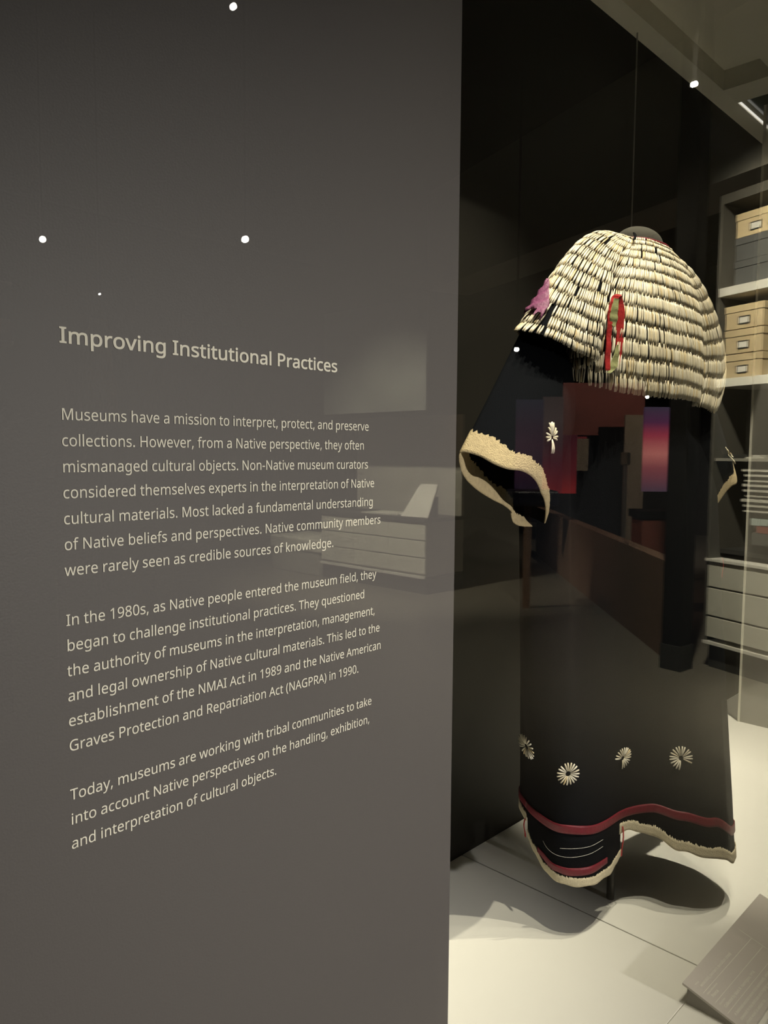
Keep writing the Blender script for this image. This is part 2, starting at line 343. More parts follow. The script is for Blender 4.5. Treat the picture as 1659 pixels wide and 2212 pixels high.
    'a': (280, [[144, 272, 174, 270, 198, 263, 216, 251, 230, 234, 237, 211, 240, 182, 240, 0, 208, 0, 199, 38, 197, 38, 190, 29, 182, 21, 174, 14, 165, 8, 156, 3, 146, 0, 135, -3, 122, -4, 107, -5, 92, -4, 78, -1, 64, 3, 52, 10, 42, 19, 34, 30, 28, 43, 24, 58, 23, 74, 26, 99, 37, 120, 54, 136, 72, 146, 94, 153, 121, 158, 151, 160, 197, 161, 197, 177, 195, 198, 191, 213, 182, 224, 171, 231, 158, 236, 141, 237, 128, 236, 114, 234, 101, 231, 89, 226, 77, 222, 66, 216, 52, 249, 65, 256, 79, 261, 94, 266, 110, 269, 127, 272], [157, 129, 127, 127, 104, 121, 88, 113, 77, 103, 71, 90, 68, 74, 70, 60, 75, 49, 82, 41, 92, 35, 104, 32, 117, 30, 139, 33, 158, 39, 174, 49, 186, 64, 194, 83, 196, 107, 196, 131]]),
    'b': (307, [[86, 287, 86, 276, 86, 266, 86, 256, 85, 243, 84, 232, 86, 232, 95, 243, 106, 253, 118, 261, 133, 267, 150, 271, 169, 272, 193, 270, 215, 264, 233, 253, 250, 238, 263, 218, 272, 194, 278, 166, 280, 134, 278, 105, 274, 79, 266, 57, 256, 38, 243, 23, 227, 10, 210, 2, 191, -3, 169, -5, 150, -4, 133, 0, 118, 6, 106, 15, 95, 24, 86, 34, 83, 34, 74, 0, 42, 0, 42, 380, 86, 380], [162, 236, 144, 235, 129, 231, 117, 225, 107, 217, 99, 206, 93, 192, 90, 176, 87, 157, 86, 135, 86, 133, 88, 103, 94, 78, 103, 58, 117, 43, 137, 34, 163, 31, 185, 34, 203, 43, 217, 58, 227, 78, 233, 104, 234, 134, 233, 165, 227, 191, 217, 210, 203, 225, 185, 233]]),
    'c': (240, [[150, -5, 127, -3, 106, 1, 87, 9, 70, 21, 55, 36, 43, 54, 34, 77, 29, 103, 27, 132, 29, 156, 32, 177, 37, 196, 44, 213, 56, 232, 71, 247, 89, 258, 108, 267, 130, 271, 153, 273, 166, 273, 180, 271, 192, 269, 204, 266, 215, 262, 223, 258, 210, 222, 197, 226, 182, 230, 172, 233, 162, 234, 152, 234, 135, 233, 120, 229, 107, 223, 97, 214, 88, 203, 81, 189, 77, 173, 74, 154, 73, 133, 74, 113, 77, 95, 81, 78, 88, 65, 97, 53, 107, 44, 119, 38, 133, 34, 149, 33, 164, 33, 177, 35, 188, 37, 199, 41, 209, 44, 219, 48, 219, 9, 210, 5, 200, 2, 189, -1, 178, -3, 165, -5]]),
    'd': (307, [[137, -5, 114, -3, 92, 4, 74, 15, 58, 30, 44, 49, 35, 73, 29, 101, 27, 133, 29, 166, 35, 194, 45, 218, 58, 238, 74, 253, 93, 264, 114, 271, 138, 273, 151, 272, 164, 271, 175, 268, 184, 264, 193, 259, 201, 253, 212, 244, 221, 233, 224, 233, 222, 253, 221, 264, 221, 273, 221, 380, 265, 380, 265, 0, 229, 0, 223, 36, 221, 36, 212, 25, 201, 15, 193, 9, 184, 5, 174, 0, 163, -3, 151, -4], [144, 31, 170, 34, 190, 42, 204, 55, 214, 73, 220, 96, 221, 125, 221, 133, 220, 164, 214, 189, 205, 210, 191, 225, 171, 234, 144, 236, 122, 233, 105, 224, 91, 208, 81, 187, 75, 162, 73, 132, 75, 103, 81, 78, 91, 58, 105, 43, 123, 34]]),
    'e': (282, [[146, 273, 168, 271, 188, 266, 205, 258, 220, 247, 233, 233, 243, 216, 251, 197, 255, 175, 256, 152, 256, 125, 73, 125, 76, 98, 84, 74, 96, 56, 113, 43, 134, 35, 159, 32, 175, 33, 190, 35, 204, 37, 217, 41, 231, 45, 244, 51, 244, 12, 231, 7, 217, 3, 204, -1, 190, -3, 174, -5, 156, -5, 132, -3, 110, 2, 89, 10, 71, 23, 56, 38, 44, 57, 35, 79, 29, 104, 27, 132, 29, 160, 34, 185, 42, 207, 53, 227, 67, 243, 84, 256, 103, 265, 123, 271], [145, 237, 126, 235, 109, 228, 96, 217, 85, 201, 78, 183, 74, 160, 210, 160, 210, 175, 207, 188, 203, 200, 198, 211, 191, 220, 182, 227, 172, 233, 160, 236]]),
    'f': (172, [[166, 234, 98, 234, 98, 0, 54, 0, 54, 234, 7, 234, 7, 254, 54, 269, 54, 285, 56, 307, 59, 325, 65, 341, 73, 354, 83, 365, 94, 373, 108, 378, 124, 381, 141, 382, 157, 382, 171, 380, 183, 377, 193, 373, 182, 339, 173, 341, 163, 344, 153, 346, 142, 346, 129, 345, 118, 340, 109, 332, 103, 320, 100, 305, 98, 285, 98, 268, 166, 268]]),
    'g': (307, [[137, 273, 155, 272, 170, 269, 185, 263, 199, 255, 211, 245, 221, 232, 224, 232, 230, 268, 265, 268, 265, -4, 264, -28, 259, -50, 252, -68, 242, -84, 229, -97, 212, -107, 193, -114, 171, -119, 145, -120, 126, -120, 108, -118, 92, -116, 76, -112, 62, -108, 48, -103, 48, -62, 62, -69, 77, -74, 93, -78, 110, -81, 129, -83, 147, -83, 169, -81, 187, -74, 202, -63, 213, -48, 219, -30, 221, -8, 221, 2, 222, 20, 223, 35, 221, 35, 211, 23, 199, 13, 186, 5, 172, -1, 156, -4, 138, -5, 113, -3, 92, 4, 73, 16, 57, 31, 44, 52, 35, 75, 29, 103, 27, 133, 29, 164, 35, 191, 44, 215, 57, 235, 73, 252, 92, 264, 113, 271], [143, 236, 129, 235, 116, 231, 105, 224, 96, 215, 88, 203, 81, 189, 77, 173, 74, 154, 73, 133, 75, 103, 81, 77, 91, 57, 105, 43, 123, 34, 144, 31, 157, 32, 169, 33, 179, 36, 193, 43, 203, 53, 209, 61, 214, 71, 217, 81, 220, 94, 222, 108, 222, 123, 222, 133, 221, 156, 218, 176, 214, 192, 207, 206, 199, 217, 188, 225, 175, 231, 160, 235]]),
    'h': (309, [[86, 268, 86, 259, 86, 249, 84, 231, 87, 231, 93, 240, 100, 247, 108, 254, 117, 260, 127, 264, 137, 268, 148, 270, 159, 272, 171, 272, 191, 271, 209, 268, 225, 262, 238, 254, 249, 244, 257, 230, 264, 215, 267, 196, 268, 175, 268, 0, 225, 0, 225, 171, 223, 191, 219, 207, 210, 220, 199, 229, 184, 234, 165, 236, 146, 235, 131, 231, 118, 225, 108, 216, 100, 205, 94, 192, 90, 176, 87, 158, 86, 138, 86, 0, 42, 0, 42, 380, 86, 380]]),
    'i': (129, [[86, 268, 86, 0, 42, 0, 42, 268], [65, 368, 74, 367, 83, 362, 89, 353, 90, 341, 89, 328, 83, 319, 74, 314, 65, 312, 55, 314, 46, 319, 41, 328, 39, 341, 41, 353, 46, 362, 55, 367]]),
    'j': (129, [[11, -120, -1, -120, -11, -118, -20, -116, -27, -114, -27, -78, -12, -82, -4, -83, 5, -83, 20, -81, 32, -75, 38, -67, 41, -56, 42, -42, 42, 268, 86, 268, 86, -40, 86, -56, 83, -70, 78, -83, 72, -94, 64, -103, 54, -110, 42, -116, 28, -119], [39, 341, 41, 353, 46, 362, 55, 367, 65, 368, 74, 367, 83, 362, 89, 353, 90, 341, 89, 328, 83, 319, 74, 314, 65, 312, 55, 314, 46, 319, 41, 328]]),
    'k': (267, [[86, 181, 86, 172, 85, 160, 84, 138, 86, 138, 95, 149, 107, 165, 118, 177, 203, 268, 255, 268, 146, 153, 262, 0, 209, 0, 116, 125, 86, 98, 86, 0, 42, 0, 42, 380, 86, 380]]),
    'l': (129, [[86, 0, 42, 0, 42, 380, 86, 380]]),
    'm': (467, [[336, 273, 364, 270, 387, 263, 405, 250, 417, 231, 424, 206, 427, 175, 427, 0, 383, 0, 383, 172, 382, 192, 378, 208, 370, 220, 360, 229, 346, 234, 329, 236, 305, 233, 287, 226, 273, 213, 264, 196, 258, 174, 256, 148, 256, 0, 213, 0, 213, 172, 212, 186, 210, 197, 207, 208, 199, 220, 189, 229, 180, 233, 170, 235, 158, 236, 141, 235, 127, 231, 115, 225, 106, 216, 99, 205, 93, 192, 89, 177, 87, 159, 86, 139, 86, 0, 42, 0, 42, 268, 78, 268, 84, 231, 87, 231, 93, 240, 100, 248, 108, 255, 116, 260, 125, 265, 135, 268, 145, 271, 155, 272, 166, 273, 186, 272, 203, 268, 218, 262, 230, 253, 240, 242, 248, 228, 250, 228, 261, 242, 273, 253, 287, 262, 303, 268, 319, 272]]),
    'n': (309, [[171, 273, 201, 270, 225, 263, 244, 250, 258, 231, 266, 206, 268, 175, 268, 0, 225, 0, 225, 171, 223, 191, 219, 207, 210, 220, 199, 229, 184, 234, 165, 236, 138, 233, 118, 225, 103, 211, 94, 192, 88, 168, 86, 139, 86, 0, 42, 0, 42, 268, 78, 268, 84, 231, 87, 231, 93, 240, 101, 248, 109, 255, 118, 260, 128, 265, 138, 268, 149, 271, 160, 272]]),
    'o': (302, [[275, 134, 275, 113, 272, 93, 267, 75, 260, 59, 252, 44, 242, 31, 230, 20, 217, 11, 202, 4, 186, -1, 169, -4, 150, -5, 133, -4, 117, -1, 101, 4, 87, 11, 74, 20, 62, 31, 52, 44, 44, 59, 37, 75, 32, 93, 29, 113, 27, 134, 29, 163, 34, 188, 42, 210, 54, 229, 68, 244, 85, 257, 105, 266, 127, 271, 152, 273, 175, 271, 197, 266, 216, 257, 233, 244, 248, 229, 260, 210, 268, 188, 274, 163], [73, 134, 74, 114, 77, 96, 81, 80, 88, 65, 96, 54, 107, 44, 120, 37, 135, 33, 151, 31, 168, 33, 183, 37, 196, 44, 207, 54, 215, 65, 222, 80, 226, 96, 229, 114, 230, 134, 229, 155, 226, 173, 221, 189, 215, 203, 206, 214, 196, 224, 183, 231, 168, 235, 151, 236, 126, 233, 106, 224, 91, 209, 81, 189, 75, 164]]),
    'p': (307, [[170, 273, 194, 271, 215, 264, 233, 254, 250, 238, 263, 219, 272, 195, 278, 167, 280, 134, 278, 106, 274, 80, 266, 58, 256, 39, 243, 23, 228, 11, 210, 2, 191, -3, 169, -5, 156, -4, 144, -3, 133, 0, 123, 5, 114, 9, 106, 15, 95, 24, 86, 34, 83, 34, 85, 12, 86, 0, 86, -10, 86, -120, 42, -120, 42, 268, 78, 268, 84, 231, 86, 231, 95, 242, 106, 252, 114, 258, 123, 263, 133, 267, 144, 271, 156, 272], [162, 236, 145, 235, 131, 231, 118, 226, 108, 218, 100, 208, 94, 195, 90, 180, 88, 163, 86, 143, 86, 134, 87, 114, 90, 95, 93, 78, 99, 64, 107, 53, 117, 44, 130, 37, 145, 33, 163, 31, 178, 33, 192, 38, 203, 45, 213, 55, 221, 67, 227, 82, 231, 98, 234, 116, 234, 135, 233, 164, 227, 188, 217, 208, 203, 224, 185, 233]]),
    'q': (307, [[221, -5, 221, 15, 222, 27, 223, 36, 220, 36, 212, 25, 201, 16, 189, 7, 174, 0, 157, -4, 136, -5, 113, -3, 93, 4, 74, 15, 58, 30, 45, 49, 35, 73, 29, 101, 27, 133, 29, 163, 34, 188, 42, 210, 52, 229, 65, 245, 80, 257, 98, 266, 117, 271, 138, 273, 158, 272, 175, 268, 189, 261, 202, 252, 213, 243, 221, 231, 223, 231, 230, 268, 265, 268, 265, -120, 221, -120], [145, 31, 162, 33, 177, 36, 189, 42, 199, 49, 207, 60, 213, 72, 218, 87, 220, 104, 221, 124, 221, 133, 220, 164, 214, 190, 204, 210, 190, 225, 170, 234, 144, 236, 122, 233, 104, 224, 90, 208, 81, 187, 75, 162, 73, 132, 75, 103, 81, 78, 91, 58, 105, 43, 123, 34]]),
    'r': (206, [[167, 273, 184, 272, 192, 271, 199, 270, 193, 229, 179, 232, 172, 233, 164, 233, 154, 232, 144, 230, 135, 226, 126, 222, 118, 215, 110, 208, 103, 200, 97, 190, 93, 180, 89, 169, 87, 156, 86, 143, 86, 0, 42, 0, 42, 268, 78, 268, 83, 219, 85, 219, 92, 229, 98, 238, 106, 246, 114, 254, 124, 260, 133, 266, 144, 270, 155, 272]]),
    's': (239, [[217, 74, 216, 58, 211, 43, 204, 30, 194, 20, 182, 11, 167, 4, 150, -1, 131, -4, 110, -5, 92, -4, 76, -3, 62, 0, 49, 3, 37, 7, 26, 12, 26, 52, 37, 47, 50, 42, 65, 37, 80, 33, 95, 31, 111, 30, 131, 32, 147, 35, 159, 41, 168, 49, 173, 59, 175, 70, 173, 79, 169, 88, 161, 96, 149, 104, 138, 110, 125, 116, 108, 122, 92, 129, 77, 135, 64, 142, 53, 149, 43, 157, 35, 166, 30, 176, 27, 188, 25, 202, 29, 223, 38, 240, 53, 254, 74, 265, 98, 271, 126, 273, 142, 272, 157, 271, 172, 268, 186, 265, 199, 260, 211, 255, 196, 220, 185, 224, 173, 228, 161, 232, 149, 235, 136, 236, 123, 237, 106, 236, 93, 233, 82, 228, 71, 218, 67, 204, 69, 194, 74, 186, 83, 178, 96, 171, 107, 166, 121, 160, 136, 153, 153, 147, 167, 141, 180, 134, 191, 127, 200, 119, 207, 110, 213, 99, 216, 88]]),
    't': (180, [[132, 31, 142, 31, 152, 33, 162, 35, 169, 36, 169, 3, 161, 0, 149, -3, 137, -4, 124, -5, 111, -4, 98, -2, 86, 2, 75, 8, 65, 17, 57, 27, 51, 41, 47, 58, 46, 78, 46, 234, 8, 234, 8, 255, 46, 272, 64, 329, 90, 329, 90, 268, 167, 268, 167, 234, 90, 234, 90, 79, 91, 64, 95, 52, 102, 43, 110, 36, 120, 32]]),
    'u': (309, [[266, 268, 266, 0, 230, 0, 224, 35, 222, 35, 216, 27, 208, 19, 200, 12, 191, 7, 181, 3, 171, -1, 160, -3, 149, -5, 137, -5, 117, -4, 99, 0, 83, 5, 70, 13, 59, 24, 50, 37, 44, 53, 41, 71, 40, 92, 40, 268, 84, 268, 84, 95, 86, 76, 90, 60, 98, 48, 110, 39, 125, 33, 143, 31, 162, 33, 178, 36, 191, 43, 201, 51, 209, 62, 215, 76, 219, 91, 222, 109, 222, 128, 222, 268]]),
    'v': (254, [[101, 0, 0, 268, 47, 268, 104, 110, 112, 85, 117, 72, 120, 60, 123, 48, 125, 39, 127, 39, 130, 48, 133, 60, 137, 73, 142, 86, 150, 110, 207, 268, 254, 268, 152, 0]]),
    'w': (393, [[215, 151, 209, 172, 204, 192, 200, 209, 197, 222, 195, 222, 192, 209, 188, 191, 183, 172, 180, 161, 177, 151, 129, 0, 79, 0, 5, 268, 51, 268, 88, 125, 91, 116, 93, 106, 95, 96, 102, 68, 104, 56, 105, 46, 107, 46, 111, 60, 115, 79, 120, 99, 125, 117, 173, 268, 221, 268, 267, 117, 274, 93, 278, 80, 281, 68, 283, 56, 285, 46, 287, 46, 288, 56, 291, 67, 294, 81, 297, 95, 305, 125, 342, 268, 387, 268, 313, 0, 261, 0]]),
    'x': (265, [[106, 137, 13, 268, 63, 268, 132, 167, 201, 268, 250, 268, 158, 137, 255, 0, 205, 0, 132, 107, 58, 0, 9, 0]]),
    'y': (255, [[0, 268, 48, 268, 105, 115, 115, 89, 119, 77, 122, 65, 126, 54, 128, 42, 130, 42, 132, 52, 136, 63, 139, 75, 144, 89, 148, 102, 153, 116, 207, 268, 255, 268, 139, -37, 133, -53, 125, -68, 117, -81, 108, -92, 98, -102, 86, -110, 73, -115, 58, -119, 42, -120, 31, -120, 21, -119, 5, -116, 5, -81, 19, -83, 27, -84, 35, -84, 49, -83, 62, -78, 72, -71, 81, -62, 88, -50, 94, -36, 108, -1]]),
    'z': (235, [[215, 0, 19, 0, 19, 29, 163, 234, 28, 234, 28, 268, 212, 268, 212, 235, 70, 34, 215, 34]]),
}
ALPHABET = {}
for letter, (adv, outlines) in GLYPHS.items():
    ALPHABET[letter] = (2.0 * adv, [[(2.0 * a, 2.0 * b) for a, b in zip(n[::2], n[1::2])] for n in outlines])
CAP = 714.0


def advance(ch):
    return 2.0 * GLYPH_SPACE if ch == ' ' else ALPHABET[ch][0]


def thicken(pts, d):
    """Move an outline outwards by d (its filled side lies to the right of its direction)."""
    keep = []
    for p in pts:
        if not keep or (Vector(p) - Vector(keep[-1])).length > 7:
            keep.append(p)
    pts = keep
    out = []
    n = len(pts)
    for i in range(n):
        p, a, b = Vector(pts[i]), Vector(pts[i - 1]), Vector(pts[(i + 1) % n])
        e0, e1 = (p - a), (b - p)
        if e0.length < 1e-6 or e1.length < 1e-6:
            out.append(tuple(p))
            continue
        e0.normalize(); e1.normalize()
        n0, n1 = Vector((-e0.y, e0.x)), Vector((-e1.y, e1.x))
        m = n0 + n1
        k = max(0.35, m.dot(m) / 2)
        out.append(tuple(p + m * (d / k)))
    return out


def text_mesh(name, rows, place, m, parent, weight=0.0):
    """rows: (string, s, t, cap height, width or None); place maps (s, t) in metres to a world point."""
    cu = bpy.data.curves.new(name, 'CURVE')
    cu.dimensions = '2D'
    cu.fill_mode = 'BOTH'
    for string, s0, t0, cap, width in rows:
        nat = sum(advance(c) for c in string)
        ky = cap / CAP
        kx = width / nat if width else ky
        x = 0.0
        for ch in string:
            if ch != ' ':
                for pts in ALPHABET[ch][1]:
                    if weight:
                        pts = thicken(pts, weight)
                    sp = cu.splines.new('POLY')
                    sp.points.add(len(pts) - 1)
                    sp.use_cyclic_u = True
                    # lettering is laid out large, then placed in metres
                    for q, (a, b) in zip(sp.points, pts):
                        q.co = ((s0 + (x + a) * kx) * 20000, (t0 + b * ky) * 20000, 0, 1)
            x += advance(ch)
    tmp = bpy.data.objects.new(name + '_outline', cu)
    COL.objects.link(tmp)
    dg = bpy.context.evaluated_depsgraph_get()
    me = bpy.data.meshes.new_from_object(tmp.evaluated_get(dg))
    bpy.data.objects.remove(tmp)
    bpy.data.curves.remove(cu)
    vs = [place(v.co.x / 20000, v.co.y / 20000) for v in me.vertices]
    fs = [tuple(p.vertices) for p in me.polygons]
    bpy.data.meshes.remove(me)
    return mesh(name, vs, fs, m, parent)


# ---------------------------------------------------------------- setting: display case shell
DECK = 0.55
CEIL = 2.5745
WALL_Y = 1.037
GLASS_Y = 0.37

structure('wall_back', MB().box(-1.2, 3.9, WALL_Y, WALL_Y + .03, .30, 2.9), M['black_wall'])
structure('window_1', MB().box(-1.2, 3.9, GLASS_Y - .011, GLASS_Y - .005, .0, 2.9), M['glass'])
structure('ceiling', MB().box(-1.2, 2.49, .70, .833, CEIL, CEIL + .06).box(-1.2, 2.49, .70, .712, CEIL + .06, CEIL + .30)
          .box(-1.2, 3.9, .713, WALL_Y, CEIL + .06, CEIL + .09).box(2.49, 3.9, GLASS_Y, .712, CEIL + .06, CEIL + .09), M['grey_paint'])
structure('trim_1', MB().box(-1.2, 3.9, .981, WALL_Y, CEIL, CEIL + .0598), M['grey_paint'])
structure('trim_2', MB().box(2.49, 2.607, GLASS_Y, .9808, CEIL, CEIL + .0598), M['grey_paint'])

# glowing slot and dark diffuser in the second ceiling bay
t = empty('ceiling_light', (2.8, .85, CEIL + .02), 'recessed ceiling light with thin bright strip in the grey display case ceiling', 'light')
MB().box(2.612, 3.2, .975, .9795, CEIL + .003, CEIL + .007).build('light_strip', M['strip'], t)
MB().box(2.612, 3.2, .60, .970, CEIL + .02, CEIL + .03).build('diffuser', M['green_glass'], t)

# deck: three white boards with open seams, over a dark plinth
t = empty('display_deck', (1.5, .70, .30), 'white painted display deck with a thin black seam under the dress', 'display platform')
MB().box(-1.2, 1.3182, .4825, WALL_Y - .001, DECK - .03, DECK).build('deck_board', M['deck'], t, bevel=.0012)
MB().box(1.3212, 3.9, .4825, WALL_Y - .001, DECK - .03, DECK).build('deck_board', M['deck'], t, bevel=.0012)
MB().box(-1.2, 3.9, .372, .4817, DECK - .03, DECK).build('deck_board', M['deck'], t, bevel=.0006)
MB().box(-1.2, 3.9, .375, WALL_Y - .002, 0.0, DECK - .031).build('plinth', M['dark_base'], t)

# glass divider standing on the deck
t = empty('glass_divider', (2.676, .65, DECK), 'hazy glass divider with bright edge standing right of the dress', 'glass panel')
MB().box(2.672, 2.680, GLASS_Y + .004, .9150, DECK + .0005, CEIL - .004).build('pane', M['divider'], t)
MB().box(2.6715, 2.6805, .9151, .9225, DECK + .0005, CEIL - .004).build('polished_edge', M['edge'], t)

# thin vertical wire in front of the back wall
x = 2.0005
w = MB().tube([(x, 1.022, DECK), (x, 1.022, CEIL)], .0022, 8).build('hanging_wire', M['wire'])
tag(w, 'thin grey vertical wire hanging before the black back wall behind the dress', 'wire')

# ---------------------------------------------------------------- text panel
t = empty('text_panel', (.1, GLASS_Y, .30), 'large taupe text panel with pale lettering about institutional practices', 'text panel')
MB().box(-1.0, .4537, GLASS_Y - .002, GLASS_Y + .0015, .30, 2.60).build('board', M['taupe'], t)
KB = (GLASS_Y - .0024) / GLASS_Y
on_board = lambda s, z: (s * KB, GLASS_Y - .0024, EYE.z + (z - EYE.z) * KB)
TX = .1566
text_mesh('heading', [('Improving Institutional Practices', TX, 1.5016, .00735, .1785)], on_board, M['print_'], t, 17)
PITCH_Z = .01262
CAPH = .00555
P1 = [('Museums have a mission to interpret, protect, and preserve', .3636), ('collections. However, from a Native perspective, they often', .3594),
      ('mismanaged cultural objects. Non-Native museum curators', .3631), ('considered themselves experts in the interpretation of Native', .3691),
      ('cultural materials. Most lacked a fundamental understanding', .3681), ('of Native beliefs and perspectives. Native community members', .3754),
      ('were rarely seen as credible sources of knowledge.', .3322)]
P2 = [('In the 1980s, as Native people entered the museum field, they', .3714), ('began to challenge institutional practices. They questioned', .3605),
      ('the authority of museums in the interpretation, management,', .3705), ('and legal ownership of Native cultural materials. This led to the', .3753),
      ('establishment of the NMAI Act in 1989 and the Native American', .3767), ('Graves Protection and Repatriation Act (NAGPRA) in 1990.', .3552)]
P3 = [('Today, museums are working with tribal communities to take', .3678), ('into account Native perspectives on the handling, exhibition,', .3660),
      ('and interpretation of cultural objects.', .2853)]
for rows, z0 in ((P1, 1.4650), (P2, 1.3646), (P3, 1.2765)):
    text_mesh('paragraph', [(s, TX, z0 - i * PITCH_Z, CAPH, x1 - TX) for i, (s, x1) in enumerate(rows)], on_board, M['print_'], t, 3)

# ---------------------------------------------------------------- object label on the deck
LZ0, LZ1, LY0, LY1, LX0, LX1 = .5560, .5865, .379, .485, 1.206, 1.569
t = empty('object_label', (1.38, .43, DECK), 'grey tilted object label with white lettering lying on the deck in the corner', 'label')
lab = lambda s, d, up=0.0: (LX0 + s, LY1 - d, LZ1 - (LZ1 - LZ0) * d / (LY1 - LY0) + up)
lv = [lab(0, 0), lab(.363, 0), lab(.363, .106), lab(0, .106)]
lw = [(p[0], p[1], p[2] - .004) for p in lv]
mesh('board', lv + lw, [(3, 2, 1, 0), (4, 5, 6, 7), (0, 1, 5, 4), (1, 2, 6, 5), (2, 3, 7, 6), (3, 0, 4, 7)], M['label'], t)
sv = [(LX0 + .006, LY1 - .006, DECK), (LX1 - .006, LY1 - .006, DECK), (LX1 - .006, LY0 + .02, DECK), (LX0 + .006, LY0 + .02, DECK)]
su = [(p[0], p[1], LZ1 - (LZ1 - LZ0) * (LY1 - p[1]) / (LY1 - LY0) - .0043) for p in sv]
mesh('stand', sv + su, [(3, 2, 1, 0), (4, 5, 6, 7), (0, 1, 5, 4), (1, 2, 6, 5), (2, 3, 7, 6), (3, 0, 4, 7)], M['label_side'], t)
SLOPE = .02
on_label = lambda s, d: lab(s, SLOPE * s - d, .0006)
# (text, s, d, cap height, width)
LT = [("TITLE", .0145, .0160, .0020, .0126), ("wateiskidij (woman's dentalium dress)", .0210, .0232, .0043, .1220),
      ("TRIBAL AFFILIATION", .0138, .0360, .0020, .0390), ("Ponca", .0180, .0436, .0043, .0215),
      ("COLLECTION", .0130, .0563, .0020, .0210), ("Collected by Mark R. Harrington, 1914", .0165, .0645, .0043, .1236),
      ("A beloved woman wore this wateiskidij, which is", .0163, .0805, .0043, .156),
      ("covered in the delicate and highly prized shells. Red", .0163, .0893, .0043, .170),
      ("-dyed wool is easier to", .0163, .0981, .0043, .077)]
text_mesh('lettering', [(s, a, -d, c, w) for s, a, d, c, w in LT], on_label, M['label_print'], t, 14)
for s0, s1, d in ((.0105, .216, .0296), (.0105, .216, .0494), (.007, .33, .0700)):
    P = [lab(s0, d + SLOPE * s0, .0005), lab(s1, d + SLOPE * s1, .0005), lab(s1, d + SLOPE * s1 + .0006, .0005), lab(s0, d + SLOPE * s0 + .0006, .0005)]
    mesh('rule_line', P, [(0, 3, 2, 1)], M['label_print'], t)
mesh('rule_line', [lab(.218, .012, .0005), lab(.2187, .012, .0005), lab(.2187, .106, .0005), lab(.218, .106, .0005)], [(0, 3, 2, 1)], M['label_print'], t)

# ---------------------------------------------------------------- the dress: surfaces


def catmull(p0, p1, p2, p3, t):
    t2, t3 = t * t, t * t * t
    return tuple(0.5 * (2 * b + (c - a) * t + (2 * a - 5 * b + 4 * c - d) * t2 + (3 * b - a - 3 * c + d) * t3) for a, b, c, d in zip(p0, p1, p2, p3))


def loop_at(pts, u):
    n = len(pts)
    i = int(math.floor(u))
    return catmull(pts[(i - 1) % n], pts[i % n], pts[(i + 1) % n], pts[(i + 2) % n], u - i)


def open_at(pts, u):
    n = len(pts)
    u = max(0.0, min(n - 1.0, u))
    i = min(int(u), n - 2)
    g = lambda k: pts[max(0, min(n - 1, k))]
    return catmull(g(i - 1), g(i), g(i + 1), g(i + 2), u - i)


def table(tab, x):
    """Smooth value between (x, y) knots."""
    if x <= tab[0][0]:
        return tab[0][1]
    for (x0, y0), (x1, y1) in zip(tab, tab[1:]):
        if x <= x1:
            t = (x - x0) / (x1 - x0)
            t = t * t * (3 - 2 * t)
            return y0 + (y1 - y0) * t
    return tab[-1][1]


# outline of the skirt seen from above, chest level and hem level: left edge, front, right edge, back
CHEST = [(1.04, .715), (1.07, .680), (1.125, .672), (1.17, .700), (1.225, .672), (1.33, .652), (1.45, .652), (1.545, .658),
         (1.60, .684), (1.745, .692), (1.825, .712), (1.74, .77), (1.58, .81), (1.42, .825), (1.27, .81), (1.14, .77)]
HEM = [(1.222, .80), (1.198, .75), (1.200, .71), (1.235, .682), (1.29, .675), (1.365, .672), (1.42, .645), (1.445, .595),
       (1.49, .555), (1.56, .548), (1.632, .575), (1.66, .66), (1.62, .76), (1.52, .84), (1.40, .88), (1.285, .86)]
HEM_Z = [(0, .745), (3, .725), (5, .722), (6, .705), (7, .685), (8, .672), (9.2, .645), (10, .640), (12, .66), (14, .72), (15, .745), (16, .745)]
BAND_Z = [(0, .782), (2, .772), (4, .760), (6, .758), (7, .750), (8, .737), (9.2, .700), (10, .690), (12, .72), (14, .76), (16, .782)]
FLAP_Z = [(0, .712), (.5, .695), (1.2, .672), (2, .662), (3, .658), (4.2, .655), (4.55, .664), (4.75, .672)]


def skirt(u, z):
    s = max(0.0, min(1.18, (1.52 - z) / (1.52 - .75)))
    s = s if s > 1 else s ** 1.15
    a, b = loop_at(CHEST, u), loop_at(HEM, u)
    return Vector((a[0] + (b[0] - a[0]) * s, a[1] + (b[1] - a[1]) * s, z))


def skirt_n(u, z):
    du = skirt(u + .02, z) - skirt(u - .02, z)
    dz = skirt(u, z + .005) - skirt(u, z - .005)
    return du.cross(dz).normalized()


